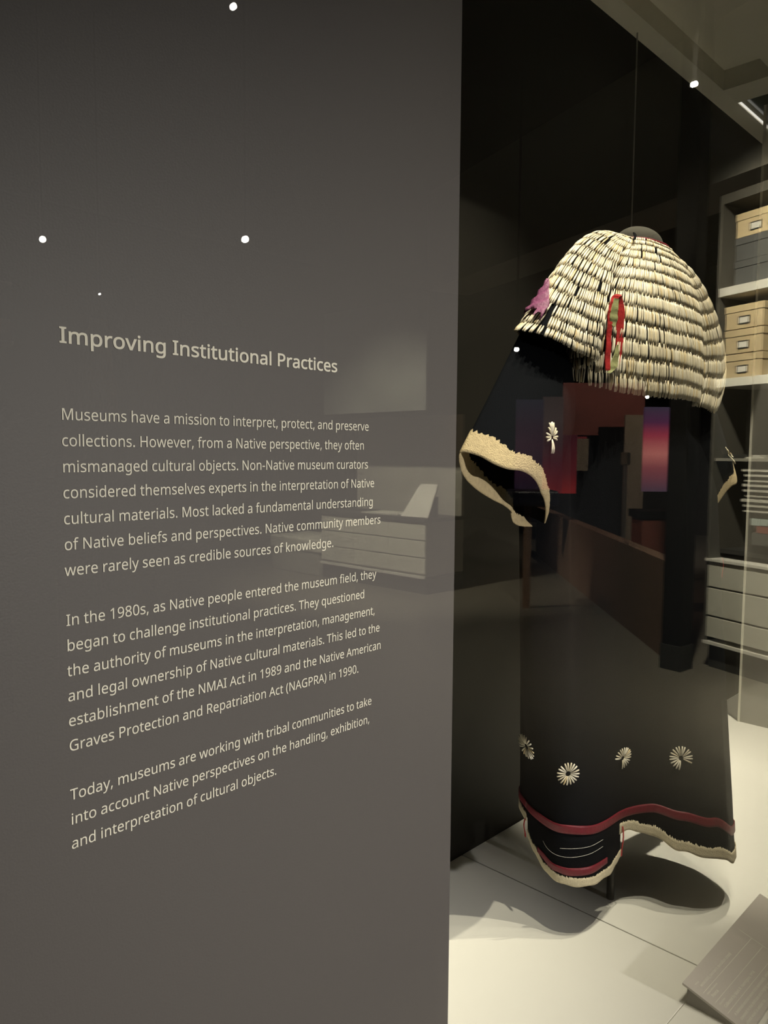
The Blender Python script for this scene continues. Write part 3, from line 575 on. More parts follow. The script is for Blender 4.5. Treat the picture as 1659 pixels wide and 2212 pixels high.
# the shell yoke: columns from the neck down to the edge, round the garment from the near shoulder tip
YOKE = [
    ((1.20, .708, 1.812), (1.12, .708, 1.738), (1.012, .703, 1.640)),
    ((1.205, .680, 1.800), (1.115, .668, 1.720), (1.035, .660, 1.628)),
    ((1.225, .668, 1.790), (1.145, .652, 1.710), (1.095, .648, 1.612)),
    ((1.245, .662, 1.785), (1.170, .640, 1.700), (1.142, .638, 1.600)),
    ((1.262, .678, 1.785), (1.188, .700, 1.700), (1.160, .712, 1.585)),
    ((1.285, .662, 1.787), (1.225, .650, 1.700), (1.197, .649, 1.560)),
    ((1.35, .652, 1.790), (1.32, .636, 1.700), (1.31, .634, 1.557)),
    ((1.42, .648, 1.790), (1.42, .632, 1.700), (1.42, .631, 1.556)),
    ((1.49, .648, 1.790), (1.51, .634, 1.700), (1.51, .634, 1.556)),
    ((1.54, .656, 1.790), (1.562, .643, 1.700), (1.560, .642, 1.556)),
    ((1.56, .667, 1.795), (1.594, .662, 1.700), (1.596, .671, 1.553)),
    ((1.58, .664, 1.800), (1.645, .656, 1.710), (1.650, .666, 1.550)),
    ((1.60, .670, 1.810), (1.690, .660, 1.720), (1.720, .668, 1.550)),
    ((1.605, .676, 1.815), (1.715, .672, 1.735), (1.770, .674, 1.612)),
    ((1.61, .708, 1.815), (1.71, .700, 1.740), (1.80, .700, 1.640)),
    ((1.57, .750, 1.800), (1.66, .770, 1.720), (1.72, .780, 1.600)),
    ((1.49, .770, 1.790), (1.53, .800, 1.700), (1.55, .820, 1.556)),
    ((1.42, .775, 1.790), (1.42, .810, 1.700), (1.42, .825, 1.556)),
    ((1.34, .770, 1.790), (1.30, .800, 1.700), (1.28, .820, 1.556)),
    ((1.26, .750, 1.800), (1.17, .760, 1.720), (1.12, .760, 1.640)),
]
NU = len(YOKE)


def neck_pt(k):
    # ring round the neck; columns are spread by the angle of their first point
    p = YOKE[k][0]
    a = math.atan2((p[1] - .708) / .6, p[0] - 1.415)
    return (1.420 + .075 * math.cos(a), .708 + .050 * math.sin(a), 1.842 - .004 * math.cos(a))


NECK = [neck_pt(k) for k in range(NU)]
RINGS = [NECK, [c[0] for c in YOKE], [c[1] for c in YOKE], [c[2] for c in YOKE]]
TK = (0.0, .36, .64, 1.0)


def yoke(u, t):
    P = [loop_at(r, u) for r in RINGS]
    w = []
    for i in range(4):
        x = 1.0
        for j in range(4):
            if j != i:
                x *= (t - TK[j]) / (TK[i] - TK[j])
        w.append(x)
    return Vector(tuple(sum(w[i] * P[i][k] for i in range(4)) for k in range(3)))


def yoke_n(u, t):
    du = yoke(u + .03, t) - yoke(u - .03, t)
    dt = yoke(u, min(1, t + .01)) - yoke(u, max(0, t - .01))
    n = dt.cross(du).normalized()
    return n


# the near sleeve: arm end (20 points) and cuff (20 points): fold edge, front layer, seam, back layer
CUFF = [(.872, .700, 1.451), (.889, .681, 1.448), (.905, .664, 1.436), (.925, .654, 1.4285), (.953, .649, 1.4255), (.979, .649, 1.4175),
        (1.001, .652, 1.4055), (1.020, .657, 1.3905), (1.040, .664, 1.3785), (1.064, .676, 1.3595),
        (1.094, .698, 1.334), (1.088, .705, 1.331), (1.060, .718, 1.332), (1.045, .724, 1.338), (1.040, .726, 1.349), (1.040, .726, 1.3565),
        (1.022, .728, 1.3675), (.985, .726, 1.3795), (.935, .720, 1.398), (.893, .711, 1.421)]
ARM = []
for k in range(20):
    f = (k if k <= 10 else 20 - k) / 10.0
    y = .712 - .045 * math.sin(f * math.pi) if k <= 10 else .715 + .05 * math.sin(f * math.pi)
    ARM.append((1.085 + .085 * f, y, 1.705 - .285 * f))


def sleeve(u, v):
    a, b = loop_at(ARM, u), loop_at(CUFF, u)
    s = math.sin(v * math.pi)
    bulge = -.006 * s * math.sin(u / 20 * 2 * math.pi)
    return Vector((a[0] + (b[0] - a[0]) * v, a[1] + (b[1] - a[1]) * v + bulge, a[2] + (b[2] - a[2]) * v))


def sleeve_n(u, v):
    du = sleeve(u + .05, v) - sleeve(u - .05, v)
    dv = sleeve(u, v + .01) - sleeve(u, v - .01)
    return dv.cross(du).normalized()


MIRROR_X = 1.4125


def mirrored(p):
    return Vector((2 * MIRROR_X - .015 - p[0], .70 + (p[1] - .70) * .5, p[2] - .045))
# ---------------------------------------------------------------- mannequin stand
t = empty('mannequin_stand', (1.4004, .7165, DECK), 'dark steel post and grey neck form holding the shell dress', 'display stand')
MB().tube([(1.4004, .7165, DECK), (1.4004, .7165, 1.76)], .0078, 20).build('pole', M['pole'], t, smooth=True)
nb = MB()
prof = []
for k in range(9):
    a = k / 8 * math.pi / 2
    prof.append((.050 * math.cos(a) + .001, .030 * math.sin(a)))
nb.lathe((0, 0, 0), [(.066, -.16), (.058, -.08), (.053, -.03)] + prof, 40)
for v in nb.v:
    v.x, v.y, v.z = 1.4215 + v.x * 1.12 - v.z * .05, .709 + v.y * .80, 1.853 + v.z + v.x * -.06
nb.build('neck_form', M['neck'], t, smooth=True)

# ---------------------------------------------------------------- the dress
D = empty('dress', (1.4004, .7165, .66), "woman's navy wool dress covered with cream dentalium shells, hanging on a stand", 'dress')


def strip(name, fn, fnn, us, v0, v1, m, off=.0016, nv=3, jag=None, both=False, sub=None):
    """Ribbon following a surface between two heights."""
    vs, fs = [], []
    rng = random.Random(5)
    for u in us:
        a, b = v0(u), v1(u)
        for j in range(nv + 1):
            f = j / nv
            v = a + (b - a) * f
            if jag and j == nv:
                v += jag * (rng.random() - .35)
            vs.append(fn(u, v) + fnn(u, v) * off)
    n = nv + 1
    fs = [(i * n + j, (i + 1) * n + j, (i + 1) * n + j + 1, i * n + j + 1) for i in range(len(us) - 1) for j in range(nv)]
    o = mesh(name, vs, fs, m, sub or D, smooth=True)
    s = o.modifiers.new('thickness', 'SOLIDIFY')
    s.thickness = .0012
    s.offset = 0
    return o


def frange(a, b, n):
    return [a + (b - a) * i / n for i in range(n + 1)]


def outward(u, z):
    n = skirt_n(u, z)
    p = skirt(u, z)
    return n if n.dot(p - Vector((1.42, .735, p.z))) > 0 else -n


def out_yoke(u, t):
    n = yoke_n(u, t)
    p = yoke(u, t)
    return n if n.dot(p - Vector((1.42, .73, p.z - .1))) > 0 else -n


def out_sleeve(u, v):
    n = sleeve_n(u, v)
    c = Vector((0, 0, 0))
    for k in range(0, 20, 2):
        c += sleeve(k, v)
    return n if n.dot(sleeve(u, v) - c / 10) > 0 else -n


# body of the dress
US, ZS = 192, 48
vs = []
for i in range(US):
    u = 16 * i / US
    zb = table(HEM_Z, u) + .004
    for j in range(ZS + 1):
        z = 1.60 + (zb - 1.60) * j / ZS
        vs.append(skirt(u, z))
n = ZS + 1
fs = [(i * n + j, i * n + j + 1, ((i + 1) % US) * n + j + 1, ((i + 1) % US) * n + j) for i in range(US) for j in range(ZS)]
o = mesh('body', vs, fs, M['navy'], D, smooth=True)
s = o.modifiers.new('thickness', 'SOLIDIFY'); s.thickness = .0016; s.offset = -1
# side flap that hangs below the hem on the near side
FU = frange(.02, 4.76, 70)
flap = strip('hem_flap', skirt, outward, FU, lambda u: table(FLAP_Z, u) + .004, lambda u: table(HEM_Z, u) + .03, M['navy'], .0012, 8)
strip('flap_selvedge', skirt, outward, frange(.02, 4.78, 300), lambda u: table(FLAP_Z, u) - .001 + .0012 * math.sin(u * 7),
      lambda u: table(FLAP_Z, u) + .0145, M['pale_hem'], .0024, 4, jag=.004, sub=flap)
strip('flap_band', skirt, outward, frange(.72, 4.05, 60), lambda u: table([(.72, .701), (1.67, .684), (2.3, .680), (3.0, .680), (4.05, .681)], u),
      lambda u: table([(.72, .713), (1.67, .697), (2.3, .695), (3.0, .695), (4.05, .693)], u), M['red_silk'], .0026, 3, sub=flap)
for pts in ([(1.03, .7331), (1.27, .7230), (1.66, .7175), (2.28, .7165), (3.04, .7190), (3.82, .7200)], [(1.88, .7325), (2.2, .7335), (2.56, .7338), (3.2, .7335), (3.83, .7335)]):
    q = [open_at(pts, k * (len(pts) - 1) / 24) for k in range(25)]
    MB().tube([skirt(a, b) + outward(a, b) * .0026 for a, b in q], .00032, 5).build('stitching', M['thread'], flap)
# hem: pale selvedge all the way round, red silk band above it
strip('hem_selvedge', skirt, outward, frange(4.70, 15.95, 560), lambda u: table(HEM_Z, u) - .001 + .0010 * math.sin(u * 9),
      lambda u: table(HEM_Z, u) + .0175, M['pale_hem'], .0022, 4, jag=.005)
strip('hem_band', skirt, outward, frange(0, 16, 160), lambda u: table(BAND_Z, u) - .0085, lambda u: table(BAND_Z, u) + .0085, M['red_silk'], .0022, 4)
# red ribbon ends hanging at the two edges of the flap and one on the far side seam
for (u0, z0, u1, z1, wdt) in ((15.93, .748, 15.83, .702, .0022), (4.80, .735, 4.82, .672, .0016), (9.68, 1.222, 9.74, 1.180, .0028)):
    pts = []
    for k in range(7):
        f = k / 6
        u, z = u0 + (u1 - u0) * f, z0 + (z1 - z0) * f
        pts.append(skirt(u, z) + outward(u, z) * (.004 + .002 * math.sin(f * 5)))
    mb = MB()
    side = (skirt(u0 + .03, z0) - skirt(u0 - .03, z0)).normalized()
    vv = []
    for k, p in enumerate(pts):
        w = wdt * (1 + .5 * k / 6)
        vv += [p - side * w, p + side * w, p + side * w + Vector((0, 0, -.0002)) + outward(u0, z0) * .0008, p - side * w + outward(u0, z0) * .0008]
    ff = [(k * 4 + a, k * 4 + (a + 1) % 4, (k + 1) * 4 + (a + 1) % 4, (k + 1) * 4 + a) for k in range(6) for a in range(4)] + [(3, 2, 1, 0), (24, 25, 26, 27)]
    mesh('ribbon_end', vv, ff, M['bright_red'], D)

# sleeves with their tan cuffs
SU, SV = 80, 20


def build_sleeve(mirror):
    tr = mirrored if mirror else (lambda p: p)
    vs = [tr(sleeve(20 * i / SU, j / SV * .985)) for i in range(SU) for j in range(SV + 1)]
    n = SV + 1
    fs = [(i * n + j, i * n + j + 1, ((i + 1) % SU) * n + j + 1, ((i + 1) % SU) * n + j) for i in range(SU) for j in range(SV)]
    sl = mesh('sleeve', vs, fs, M['navy'], D, smooth=True)
    # cuff: a band wrapped round the sleeve end, outside, over the rim and inside
    NB = 240
    rng = random.Random(9)
    prof = [(.875, .0014), (.93, .0014), (.985, .0014), (1.0, .0006), (1.0, -.0006), (.985, -.0014), (.94, -.0014), (.90, -.0014)]
    vs = []
    for i in range(NB):
        u = 20 * i / NB
        for j, (v, off) in enumerate(prof):
            if j in (0, len(prof) - 1):
                v += .022 * (rng.random() - .5) + .006 * math.sin(u * 3)
            vs.append(tr(sleeve(u, v) + out_sleeve(u, v) * off))
    n = len(prof)
    fs = [(i * n + j, i * n + j + 1, ((i + 1) % NB) * n + j + 1, ((i + 1) % NB) * n + j) for i in range(NB) for j in range(n - 1)]
    c = mesh('cuff', vs, fs, M['selvedge'], sl, smooth=True)
    tag(c, 'tan selvedge cuff')
    return sl


build_sleeve(False)
build_sleeve(True)

# dark cloth under the shells, and the red bound neckline
YU, YT = 160, 36
vs = [yoke(NU * i / YU, j / YT * .985) for i in range(YU) for j in range(YT + 1)]
n = YT + 1
fs = [(i * n + j, i * n + j + 1, ((i + 1) % YU) * n + j + 1, ((i + 1) % YU) * n + j) for i in range(YU) for j in range(YT)]
o = mesh('yoke', vs, fs, M['navy'], D, smooth=True)
MB().tube([yoke(NU * i / 60, .0) + Vector((0, 0, .0015)) for i in range(61)], .0032, 8, cap=False).build('neck_binding', M['red_silk'], D, smooth=True)

# ---------------------------------------------------------------- dentalium shells in overlapping rows


def shell_verts(path, nrm, side, r0, r1, n=7):
    """Tapered, gently curved tusk along three points."""
    a, b, c = path
    vs = []
    R = 4
    for i in range(R):
        f = i / (R - 1)
        p = a * (1 - f) * (1 - f) + b * 2 * f * (1 - f) + c * f * f
        r = r0 + (r1 - r0) * f ** .7
        if i in (0, R - 1):
            r *= .72
        for k in range(n):
            an = 2 * math.pi * k / n
            vs.append(p + side * (math.cos(an) * r) + nrm * (math.sin(an) * r * .85))
    fs = [(i * n + k, i * n + (k + 1) % n, (i + 1) * n + (k + 1) % n, (i + 1) * n + k) for i in range(R - 1) for k in range(n)]
    fs.append(tuple(range(n - 1, -1, -1)))
    fs.append(tuple((R - 1) * n + k for k in range(n)))
    return vs, fs


ROWS = 13
rng = random.Random(21)
shells = []
for r in range(ROWS):
    t0 = r / ROWS
    t1 = min(1.0, (r + 1.14) / ROWS)
    tm = (t0 + t1) / 2
    ring = [yoke(NU * i / 800, t0 * .4 + t1 * .6) for i in range(801)]
    acc = [0.0]
    for a, b in zip(ring, ring[1:]):
        acc.append(acc[-1] + (b - a).length)
    total = acc[-1]
    cnt = int(total / .0039)
    i = 0
    wob = rng.random() * 6
    for k in range(cnt):
        tgt = (k + .5 + rng.uniform(-.18, .18)) * total / cnt
        while acc[i + 1] < tgt:
            i += 1
        u = NU * (i + (tgt - acc[i]) / max(1e-9, acc[i + 1] - acc[i])) / 800
        if rng.random() < .03:
            continue
        if .60 < u < .85 and r in (10, 11) and rng.random() < .6:
            continue
        wav = .004 * math.sin(u * 2.1 + wob)
        lean = rng.gauss(0, .022)
        q0, q1 = max(0, t0 + wav), min(1.015, t1 + wav + rng.uniform(-.004, .004))
        qm = (q0 + q1) / 2
        n0, n1, nm = out_yoke(u, min(1, q0)), out_yoke(u, min(.999, q1)), out_yoke(u, min(1, qm))
        A = yoke(u, q0) + n0 * .0016
        C = yoke(u + lean, q1) + n1 * .0032
        B = yoke(u + lean * .5 + rng.gauss(0, .01), qm) + nm * (.0052 + rng.uniform(-.0007, .0007))
        ax = (C - A).normalized()
        side = ax.cross(nm).normalized()
        nn = side.cross(ax).normalized()
        L = (C - A).length
        rr = rng.uniform(.0018, .0023)
        mi = rng.choices((0, 1, 2, 3), (.50, .28, .10, .12))[0]
        shells.append((shell_verts((A, B, C), nn, side, rr * .62, rr, 6), mi, (A + C) / 2, nn, r, u))

# the hundred that show largest are shells of their own, the rest are one mesh
front = []
for k, s in enumerate(shells):
    view = (EYE - s[2])
    if s[3].dot(view.normalized()) > .55:
        front.append((view.length / max(.2, s[3].dot(view.normalized())), k))
front.sort()
# a regular pick over the near sleeve and the chest
pick = set(k for _, k in front[:100])
vs, fs, ms = [], [], []
for k, ((v, f), mi, c, nn, r, u) in enumerate(shells):
    if k in pick:
        mesh('dentalium_shell', v, f, SHELL[mi], D, smooth=True)
    else:
        b = len(vs)
        vs += v
        fs += [tuple(i + b for i in q) for q in f]
        ms += [mi] * len(f)
o = mesh('dentalium_shell', vs, fs, None, D, smooth=True, mats=SHELL, midx=ms)
o['kind'] = 'stuff'


def rosette(fn, fnn, u, v, spec, mirror=False, label=None, wide=1.0):
    """Flower of shells: spec is a list of (angle in degrees, inner radius, length, width)."""
    tr = mirrored if mirror else (lambda p: p)
    c = tr(fn(u, v))
    a = tr(fn(u + .05, v)) - tr(fn(u - .05, v))
    up = Vector((0, 0, 1))
    nn = tr(fn(u, v) + fnn(u, v) * .01) - c
    nn.normalize()
    up = (up - nn * up.dot(nn)).normalized()
    rt = up.cross(nn).normalized()
    vs, fs, ms = [], [], []
    rg = random.Random(int(u * 100 + v * 1000))
    for ang, r0, ln, wd in spec:
        an = math.radians(ang + rg.uniform(-3, 3))
        d = rt * (math.cos(an) * wide) + up * math.sin(an)
        A = c + d * r0 + nn * .0022
        C = c + d * (r0 + ln) + nn * .0030
        B = (A + C) / 2 + nn * .0022
        side = d.cross(nn).normalized()
        v, f = shell_verts((A, B, C), nn, side, wd * .45, wd)
        b = len(vs)
        vs += v
        fs += [tuple(i + b for i in q) for q in f]
        ms += [rg.choices((0, 1, 2, 3), (.4, .45, .05, .1))[0]] * len(f)
    o = mesh('rosette', vs, fs, None, D, smooth=True, mats=SHELL, midx=ms)
    return tag(o, label)


full = [(k * 360 / 19, .0048, .0165, .0019) for k in range(19)]
rosette(skirt, outward, .12, .914, full, wide=1.5)
rosette(skirt, outward, 2.18, .8806, full)
rosette(skirt, outward, 4.76, .8742, [(k * 16 - 92, .0040, .0165, .0018) for k in range(17)], wide=1.35)
rosette(skirt, outward, 6.94, .8587, [(k * 17.5 - 22, .0048, .0180, .0019) for k in range(17)])
sl = [(a, .003, l, .0021) for a, l in ((82, .020), (92, .021), (102, .020), (115, .021), (128, .016), (35, .014), (55, .015), (8, .013),
                                       (165, .016), (180, .016), (200, .015), (-78, .020), (-88, .022), (-98, .022), (-15, .011))]
rosette(sleeve, out_sleeve, 4.82, .615, sl)
rosette(sleeve, out_sleeve, 2.3, .70, sl, True)

# ---------------------------------------------------------------- ribbons on the yoke


def ribbon(name, pts, m, thick=.0008):
    """pts: (x, y, z, half width) down the ribbon; the flat side faces the front."""
    P = [open_at(pts, k * (len(pts) - 1) / 20) for k in range(21)]
    vs = []
    for k, (x, y, z, w) in enumerate(P):
        wy = .0005 * math.sin(k * .9)
        for sx, dy in ((-1, -thick), (1, -thick), (1, thick), (-1, thick)):
            vs.append((x + sx * w, y + dy + wy - sx * w * .25, z))
    fs = [(k * 4 + a, k * 4 + (a + 1) % 4, (k + 1) * 4 + (a + 1) % 4, (k + 1) * 4 + a) for k in range(20) for a in range(4)]
    fs += [(3, 2, 1, 0), (80, 81, 82, 83)]
    return mesh(name, vs, fs, m, D)


ribbon('red_ribbon', [(1.2109, 0.638, 1.7167, 0.0078), (1.2203, 0.638, 1.6974, 0.0078), (1.2203, 0.638, 1.6705, 0.0078), (1.2191, 0.638, 1.6396, 0.0078), (1.2157, 0.638, 1.6161, 0.0065), (1.2105, 0.638, 1.5948, 0.0039)], M['bright_red'])
ribbon('red_ribbon', [(1.1842, 0.638, 1.6872, 0.0044), (1.1839, 0.638, 1.666, 0.005), (1.1824, 0.638, 1.6394, 0.005), (1.1809, 0.638, 1.6128, 0.0056), (1.1807, 0.638, 1.59, 0.005)], M['bright_red'])
ribbon('red_ribbon', [(1.214, 0.638, 1.7187, 0.0065), (1.2031, 0.638, 1.714, 0.0076), (1.1928, 0.638, 1.7012, 0.0062), (1.1859, 0.638, 1.6851, 0.005)], M['bright_red'])
ribbon('green_ribbon', [(1.2002, 0.6355000000000001, 1.7095, 0.005), (1.1935, 0.6355000000000001, 1.6896, 0.0076), (1.1913, 0.6355000000000001, 1.6742, 0.0088), (1.192, 0.6355000000000001, 1.6622, 0.0026)], M['green_rib'])
ribbon('green_ribbon', [(1.2081, 0.6355000000000001, 1.6343, 0.0013), (1.2043, 0.6355000000000001, 1.6186, 0.0045), (1.1989, 0.6355000000000001, 1.6028, 0.0076), (1.1915, 0.6355000000000001, 1.593, 0.007), (1.181, 0.6355000000000001, 1.5853, 0.0025)], M['green_rib'])
# purple silk tatter on the near shoulder: a ragged patch over the shells
NP = 16
rng = random.Random(4)
vs = []
for i in range(NP + 1):
    f = i / NP
    for j in range(9):
        g = j / 8
        u = .02 + .55 * g * (.15 + .85 * min(1, f * 1.4)) + .10 * (1 - f)
        tt = .68 + .20 * f + (rng.uniform(-.02, .02) + (.05 if j in (1, 5, 8) else 0) if i == NP else 0)
        vs.append(yoke(u, tt) + out_yoke(u, tt) * (.013 + .002 * math.sin(i * 1.3 + j)))
fs = quad((NP + 1, 9))
o = mesh('silk_patch', vs, fs, M['purple'], D, smooth=True)
sm = o.modifiers.new('thickness', 'SOLIDIFY'); sm.thickness = .0008
# torn scrap of navy cloth near the neck
vs = []
for i in range(5):
    for j in range(5):
        u, tt = 3.9 + .12 * j, .05 + .03 * i
        vs.append(yoke(u, tt) + out_yoke(u, tt) * (.010 + .004 * rng.random()))
o = mesh('cloth_scrap', vs, quad((5, 5)), M['navy'], D)
sm = o.modifiers.new('thickness', 'SOLIDIFY'); sm.thickness = .001

# ---------------------------------------------------------------- the gallery in front of the case, seen in the glass
G = dict(
    floor=mat('gallery_floor', (0.13, 0.12, 0.098), 0.4, vary=0.12, vscale=3),
    wall=mat('gallery_wall', (0.015, 0.012, 0.010), 0.9),
    dark=mat('gallery_dark', (0.006, 0.0055, 0.005), 0.9, spec=0.1),
    ceiling=mat('gallery_ceiling', (0.015, 0.014, 0.012), 0.9),
    cab=mat('cabinet_grey', (0.66, 0.65, 0.56), 0.5),
    cab_dark=mat('cabinet_recess', (0.30, 0.29, 0.25), 0.6),
    line=mat('cabinet_gap', (0.02, 0.02, 0.018), 0.8),
    door=mat('cabinet_door', (0.16, 0.155, 0.13), 0.6),
    side=mat('cabinet_side', (0.09, 0.085, 0.07), 0.7),
    pale=mat('cabinet_edge', (0.78, 0.77, 0.70), 0.4),
    tanbox=mat('tan_archive_board', (0.50, 0.40, 0.24), 0.8),
    greybox=mat('grey_archive_board', (0.07, 0.072, 0.07), 0.8),
    card=mat('label_card', (0.75, 0.74, 0.68), 0.6),
    paper=mat('paper', (0.52, 0.51, 0.45), 0.7),
    teal=mat('pale_teal_card', (0.42, 0.50, 0.47), 0.6),
    redbook=mat('dark_red_cloth', (0.25, 0.07, 0.05), 0.7),
    robe=mat('pinkish_cloth', (0.40, 0.27, 0.22), 0.9),
    plum=mat('plum_cloth', (0.24, 0.14, 0.16), 0.9),
    steel=mat('brushed_steel', (0.45, 0.43, 0.40), 0.35, metal=0.8),
    red_wall=mat('red_wall', (0.22, 0.02, 0.03), 0.7),
    mural=mat('grey_photo_print', (0.10, 0.105, 0.095), 0.7, vary=0.8, vscale=2.2),
    brown=mat('brown_wall', (0.20, 0.12, 0.08), 0.8),
    tan_wall=mat('tan_wall', (0.16, 0.13, 0.09), 0.8),
)
structure('floor', MB().box(-3, 14, -10, .36, -.05, 0), G['floor'])
structure('wall_far', MB().box(14, 14.1, -10, .36, 0, 5), G['wall'])
structure('wall_side', MB().box(-3, 14, -10.1, -10, 0, 5), G['wall'])
structure('trim_3', MB().box(-3, 14.1, -10.1, .36, 4.8, 4.9), G['ceiling'])


def settle(o):
    """Put the origin of a one-mesh thing at the middle of its base."""
    me = o.data
    xs = [v.co for v in me.vertices]
    c = Vector(((min(p.x for p in xs) + max(p.x for p in xs)) / 2, (min(p.y for p in xs) + max(p.y for p in xs)) / 2, min(p.z for p in xs)))
    me.transform(Matrix.Translation(-c))
    o.location = o.matrix_basis @ c
    return o


def place(o, origin, rotz):
    o.matrix_basis = Matrix.Translation(origin) @ Matrix.Rotation(rotz, 4, 'Z')
    return o


class Frame:
    """A turned piece of the gallery: x along its front, y towards the viewer, z up."""

    def __init__(self, origin, rotz):
        self.o, self.r = Vector(origin), rotz

    def empty(self, name, label, cat, at=(0, 0, 0), group=None):
        w = self.o + Matrix.Rotation(self.r, 3, 'Z') @ Vector(at)
        return empty(name, w, label, cat, group, self.r)

    def part(self, name, mb, m, parent, bevel=0.0):
        # vertices are given in the frame; the parent already stands in it
        o = bpy.data.objects.new(name, None)
        bpy.data.objects.remove(o)
        ob = mb.build(name, m, None, bevel=bevel)
        inv = parent.matrix_basis.inverted()
        ob.data.transform(inv @ Matrix.Translation(self.o) @ Matrix.Rotation(self.r, 4, 'Z'))
        ob.parent = parent
        return ob


# --- tall storage cabinet whose reflection fills the right edge
B = Frame((5.285, -1.349, 0), math.atan2(.945, -.327))
W = 1.30
t = B.empty('storage_cabinet', 'tall grey storage cabinet with drawers and box shelves reflected right of the dress', 'cabinet')
B.part('plinth', MB().box(.02, W, -.55, -.03, 0, .165), G['line'], t)
B.part('carcass', MB().box(0, W, -.55, -.42, .165, 3.1), G['cab_dark'], t)
for xs in (0, W - .02):
    B.part('side_panel', MB().box(xs, xs + .02, -.42, 0, .165, 3.1), G['side'], t)
B.part('base_rail', MB().box(0, W, -.42, .012, .165, .185), G['pale'], t)
for i, (z0, z1) in enumerate(((.215, .352), (.364, .550), (.562, .728))):
    for x0, x1 in ((.012, .640), (.648, W - .012)):
        B.part('drawer', MB().box(x0, x1, -.40, 0, z0, z1), G['cab'], t, .003)
B.part('counter', MB().box(0, W, -.42, .012, .735, .752), G['pale'], t)
B.part('dark_strip', MB().box(.02, W - .02, -.42, -.10, .785, .815).box(.02, W - .02, -.42, -.10, 1.435, 1.46), G['line'], t)  # dark strips above the counter and the middle shelf
B.part('middle_shelf', MB().box(.02, W - .02, -.42, -.02, 1.415, 1.434), G['cab_dark'], t)
for x0, x1 in ((.022, .645), (.650, W - .022)):
    B.part('door', MB().box(x0, x1, -.34, -.32, 1.462, 1.90), G['door'], t)
for z in (1.905, 2.500):
    B.part('shelf', MB().box(.02, W - .02, -.42, .005, z, z + .055), G['pale'], t)
B.part('top_panel', MB().box(0, W, -.55, .0, 3.1, 3.16), G['side'], t)


def archive_box(x0, z0, m, label, w=.29, h=.152, card=True, group=None):
    b = B.empty('storage_box', label, 'box', (x0 + w / 2, -.18, z0), group)
    B.part('body', MB().box(x0 + .004, x0 + w - .004, -.36, -.024, z0, z0 + h - .045), m, b, .002)
    B.part('lid', MB().box(x0, x0 + w, -.364, -.02, z0 + h - .044, z0 + h), m, b, .002)
    if card:
        cx, cz = x0 + w / 2, z0 + (h - .045) / 2
        f = MB()
        for a, c, d, e in ((-.042, .042, .019, .025), (-.042, .042, -.025, -.019), (-.042, -.036, -.019, .019), (.036, .042, -.019, .019)):
            f.box(cx + a, cx + c, -.024, -.019, cz + d, cz + e)
        lf = B.part('label_frame', f, G['line'], b)
        lc = B.part('label_card', MB().box(cx - .036, cx + .036, -.024, -.021, cz - .019, cz + .019), G['card'], b)
        lc.parent = lf
    return b


ST = 'tan archive boxes on the cabinet shelves'
for k, word in enumerate(('bottom', 'middle', 'top')):
    archive_box(.055, 1.961 + k * .158, G['tanbox'], 'tan archive box, %s of the stack nearest the dress on the lower box shelf' % word, group=ST)
    archive_box(.395, 1.961 + k * .158, G['tanbox'], 'tan archive box, %s of the second stack, at the picture edge' % word, w=.34, group=ST)
archive_box(.110, 2.556, G['greybox'], 'dark grey archive box, lowest on the upper box shelf', h=.155, card=False)
archive_box(.110, 2.713, G['greybox'], 'dark grey archive box under the topmost tan box', h=.145, card=False)
archive_box(.112, 2.860, G['tanbox'], 'tan archive box on the upper shelf, topmost of all boxes', group=ST)
# stack of folders and small things in the open bay
SH = 'pale folders lying in the open cabinet bay'
zz = 1.06
for k in range(9):
    h = .010 + .004 * (k % 3)
    z = 1.085 + k * .033
    f = MB().box(.235 - .012 * (k % 3), .95, -.38, -.05 - .01 * (k % 2), z, z + h)
    o = place(f.build('folder_board', G['paper']), B.o, B.r)
    tag(settle(o), 'pale flat board in the cabinet bay, %s of the pile' % ('lowest', 'second from the bottom', 'third from the bottom', 'fourth from the bottom', 'fifth, in the middle', 'fourth from the top', 'third from the top', 'second from the top', 'topmost')[k], 'board', SH)
for nm, x0, x1, z0, h, m, lb in (('specimen_tray', .285, .345, 1.000, .045, 'teal', 'small pale tray by the pile of boards'),
                                 ('specimen_card', .352, .430, 1.005, .040, 'teal', 'pale teal card standing beside the small tray'),
                                 ('cloth_book', .330, .520, .955, .042, 'redbook', 'dark red book lying under the pale teal card'),
                                 ('flat_box', .29, .52, .875, .075, 'greybox', 'dark flat box under the dark red book'),
                                 ('pamphlet', .25, .38, 1.4345, .010, 'paper', 'long pale pamphlet lying on the cabinet middle shelf'),
                                 ('notebook', .30, .36, 1.445, .012, 'paper', 'short pale notebook on top of the long pamphlet')):
    o = place(MB().box(x0, x1, -.30 if z0 < 1.4 else -.09, -.06 if z0 < 1.4 else -.03, z0, z0 + h).build(nm, G[m]), B.o, B.r)
    tag(settle(o), lb, 'box' if 'box' in nm or 'tray' in nm else 'book')

w_ = MB().box(-4.0, 1.6, -.60, -.05, 3.28, 4.35).build('wall_right', mat('grey_soffit', (.34, .325, .28), .8))
place(w_, B.o, B.r)
tag(w_, kind='structure')

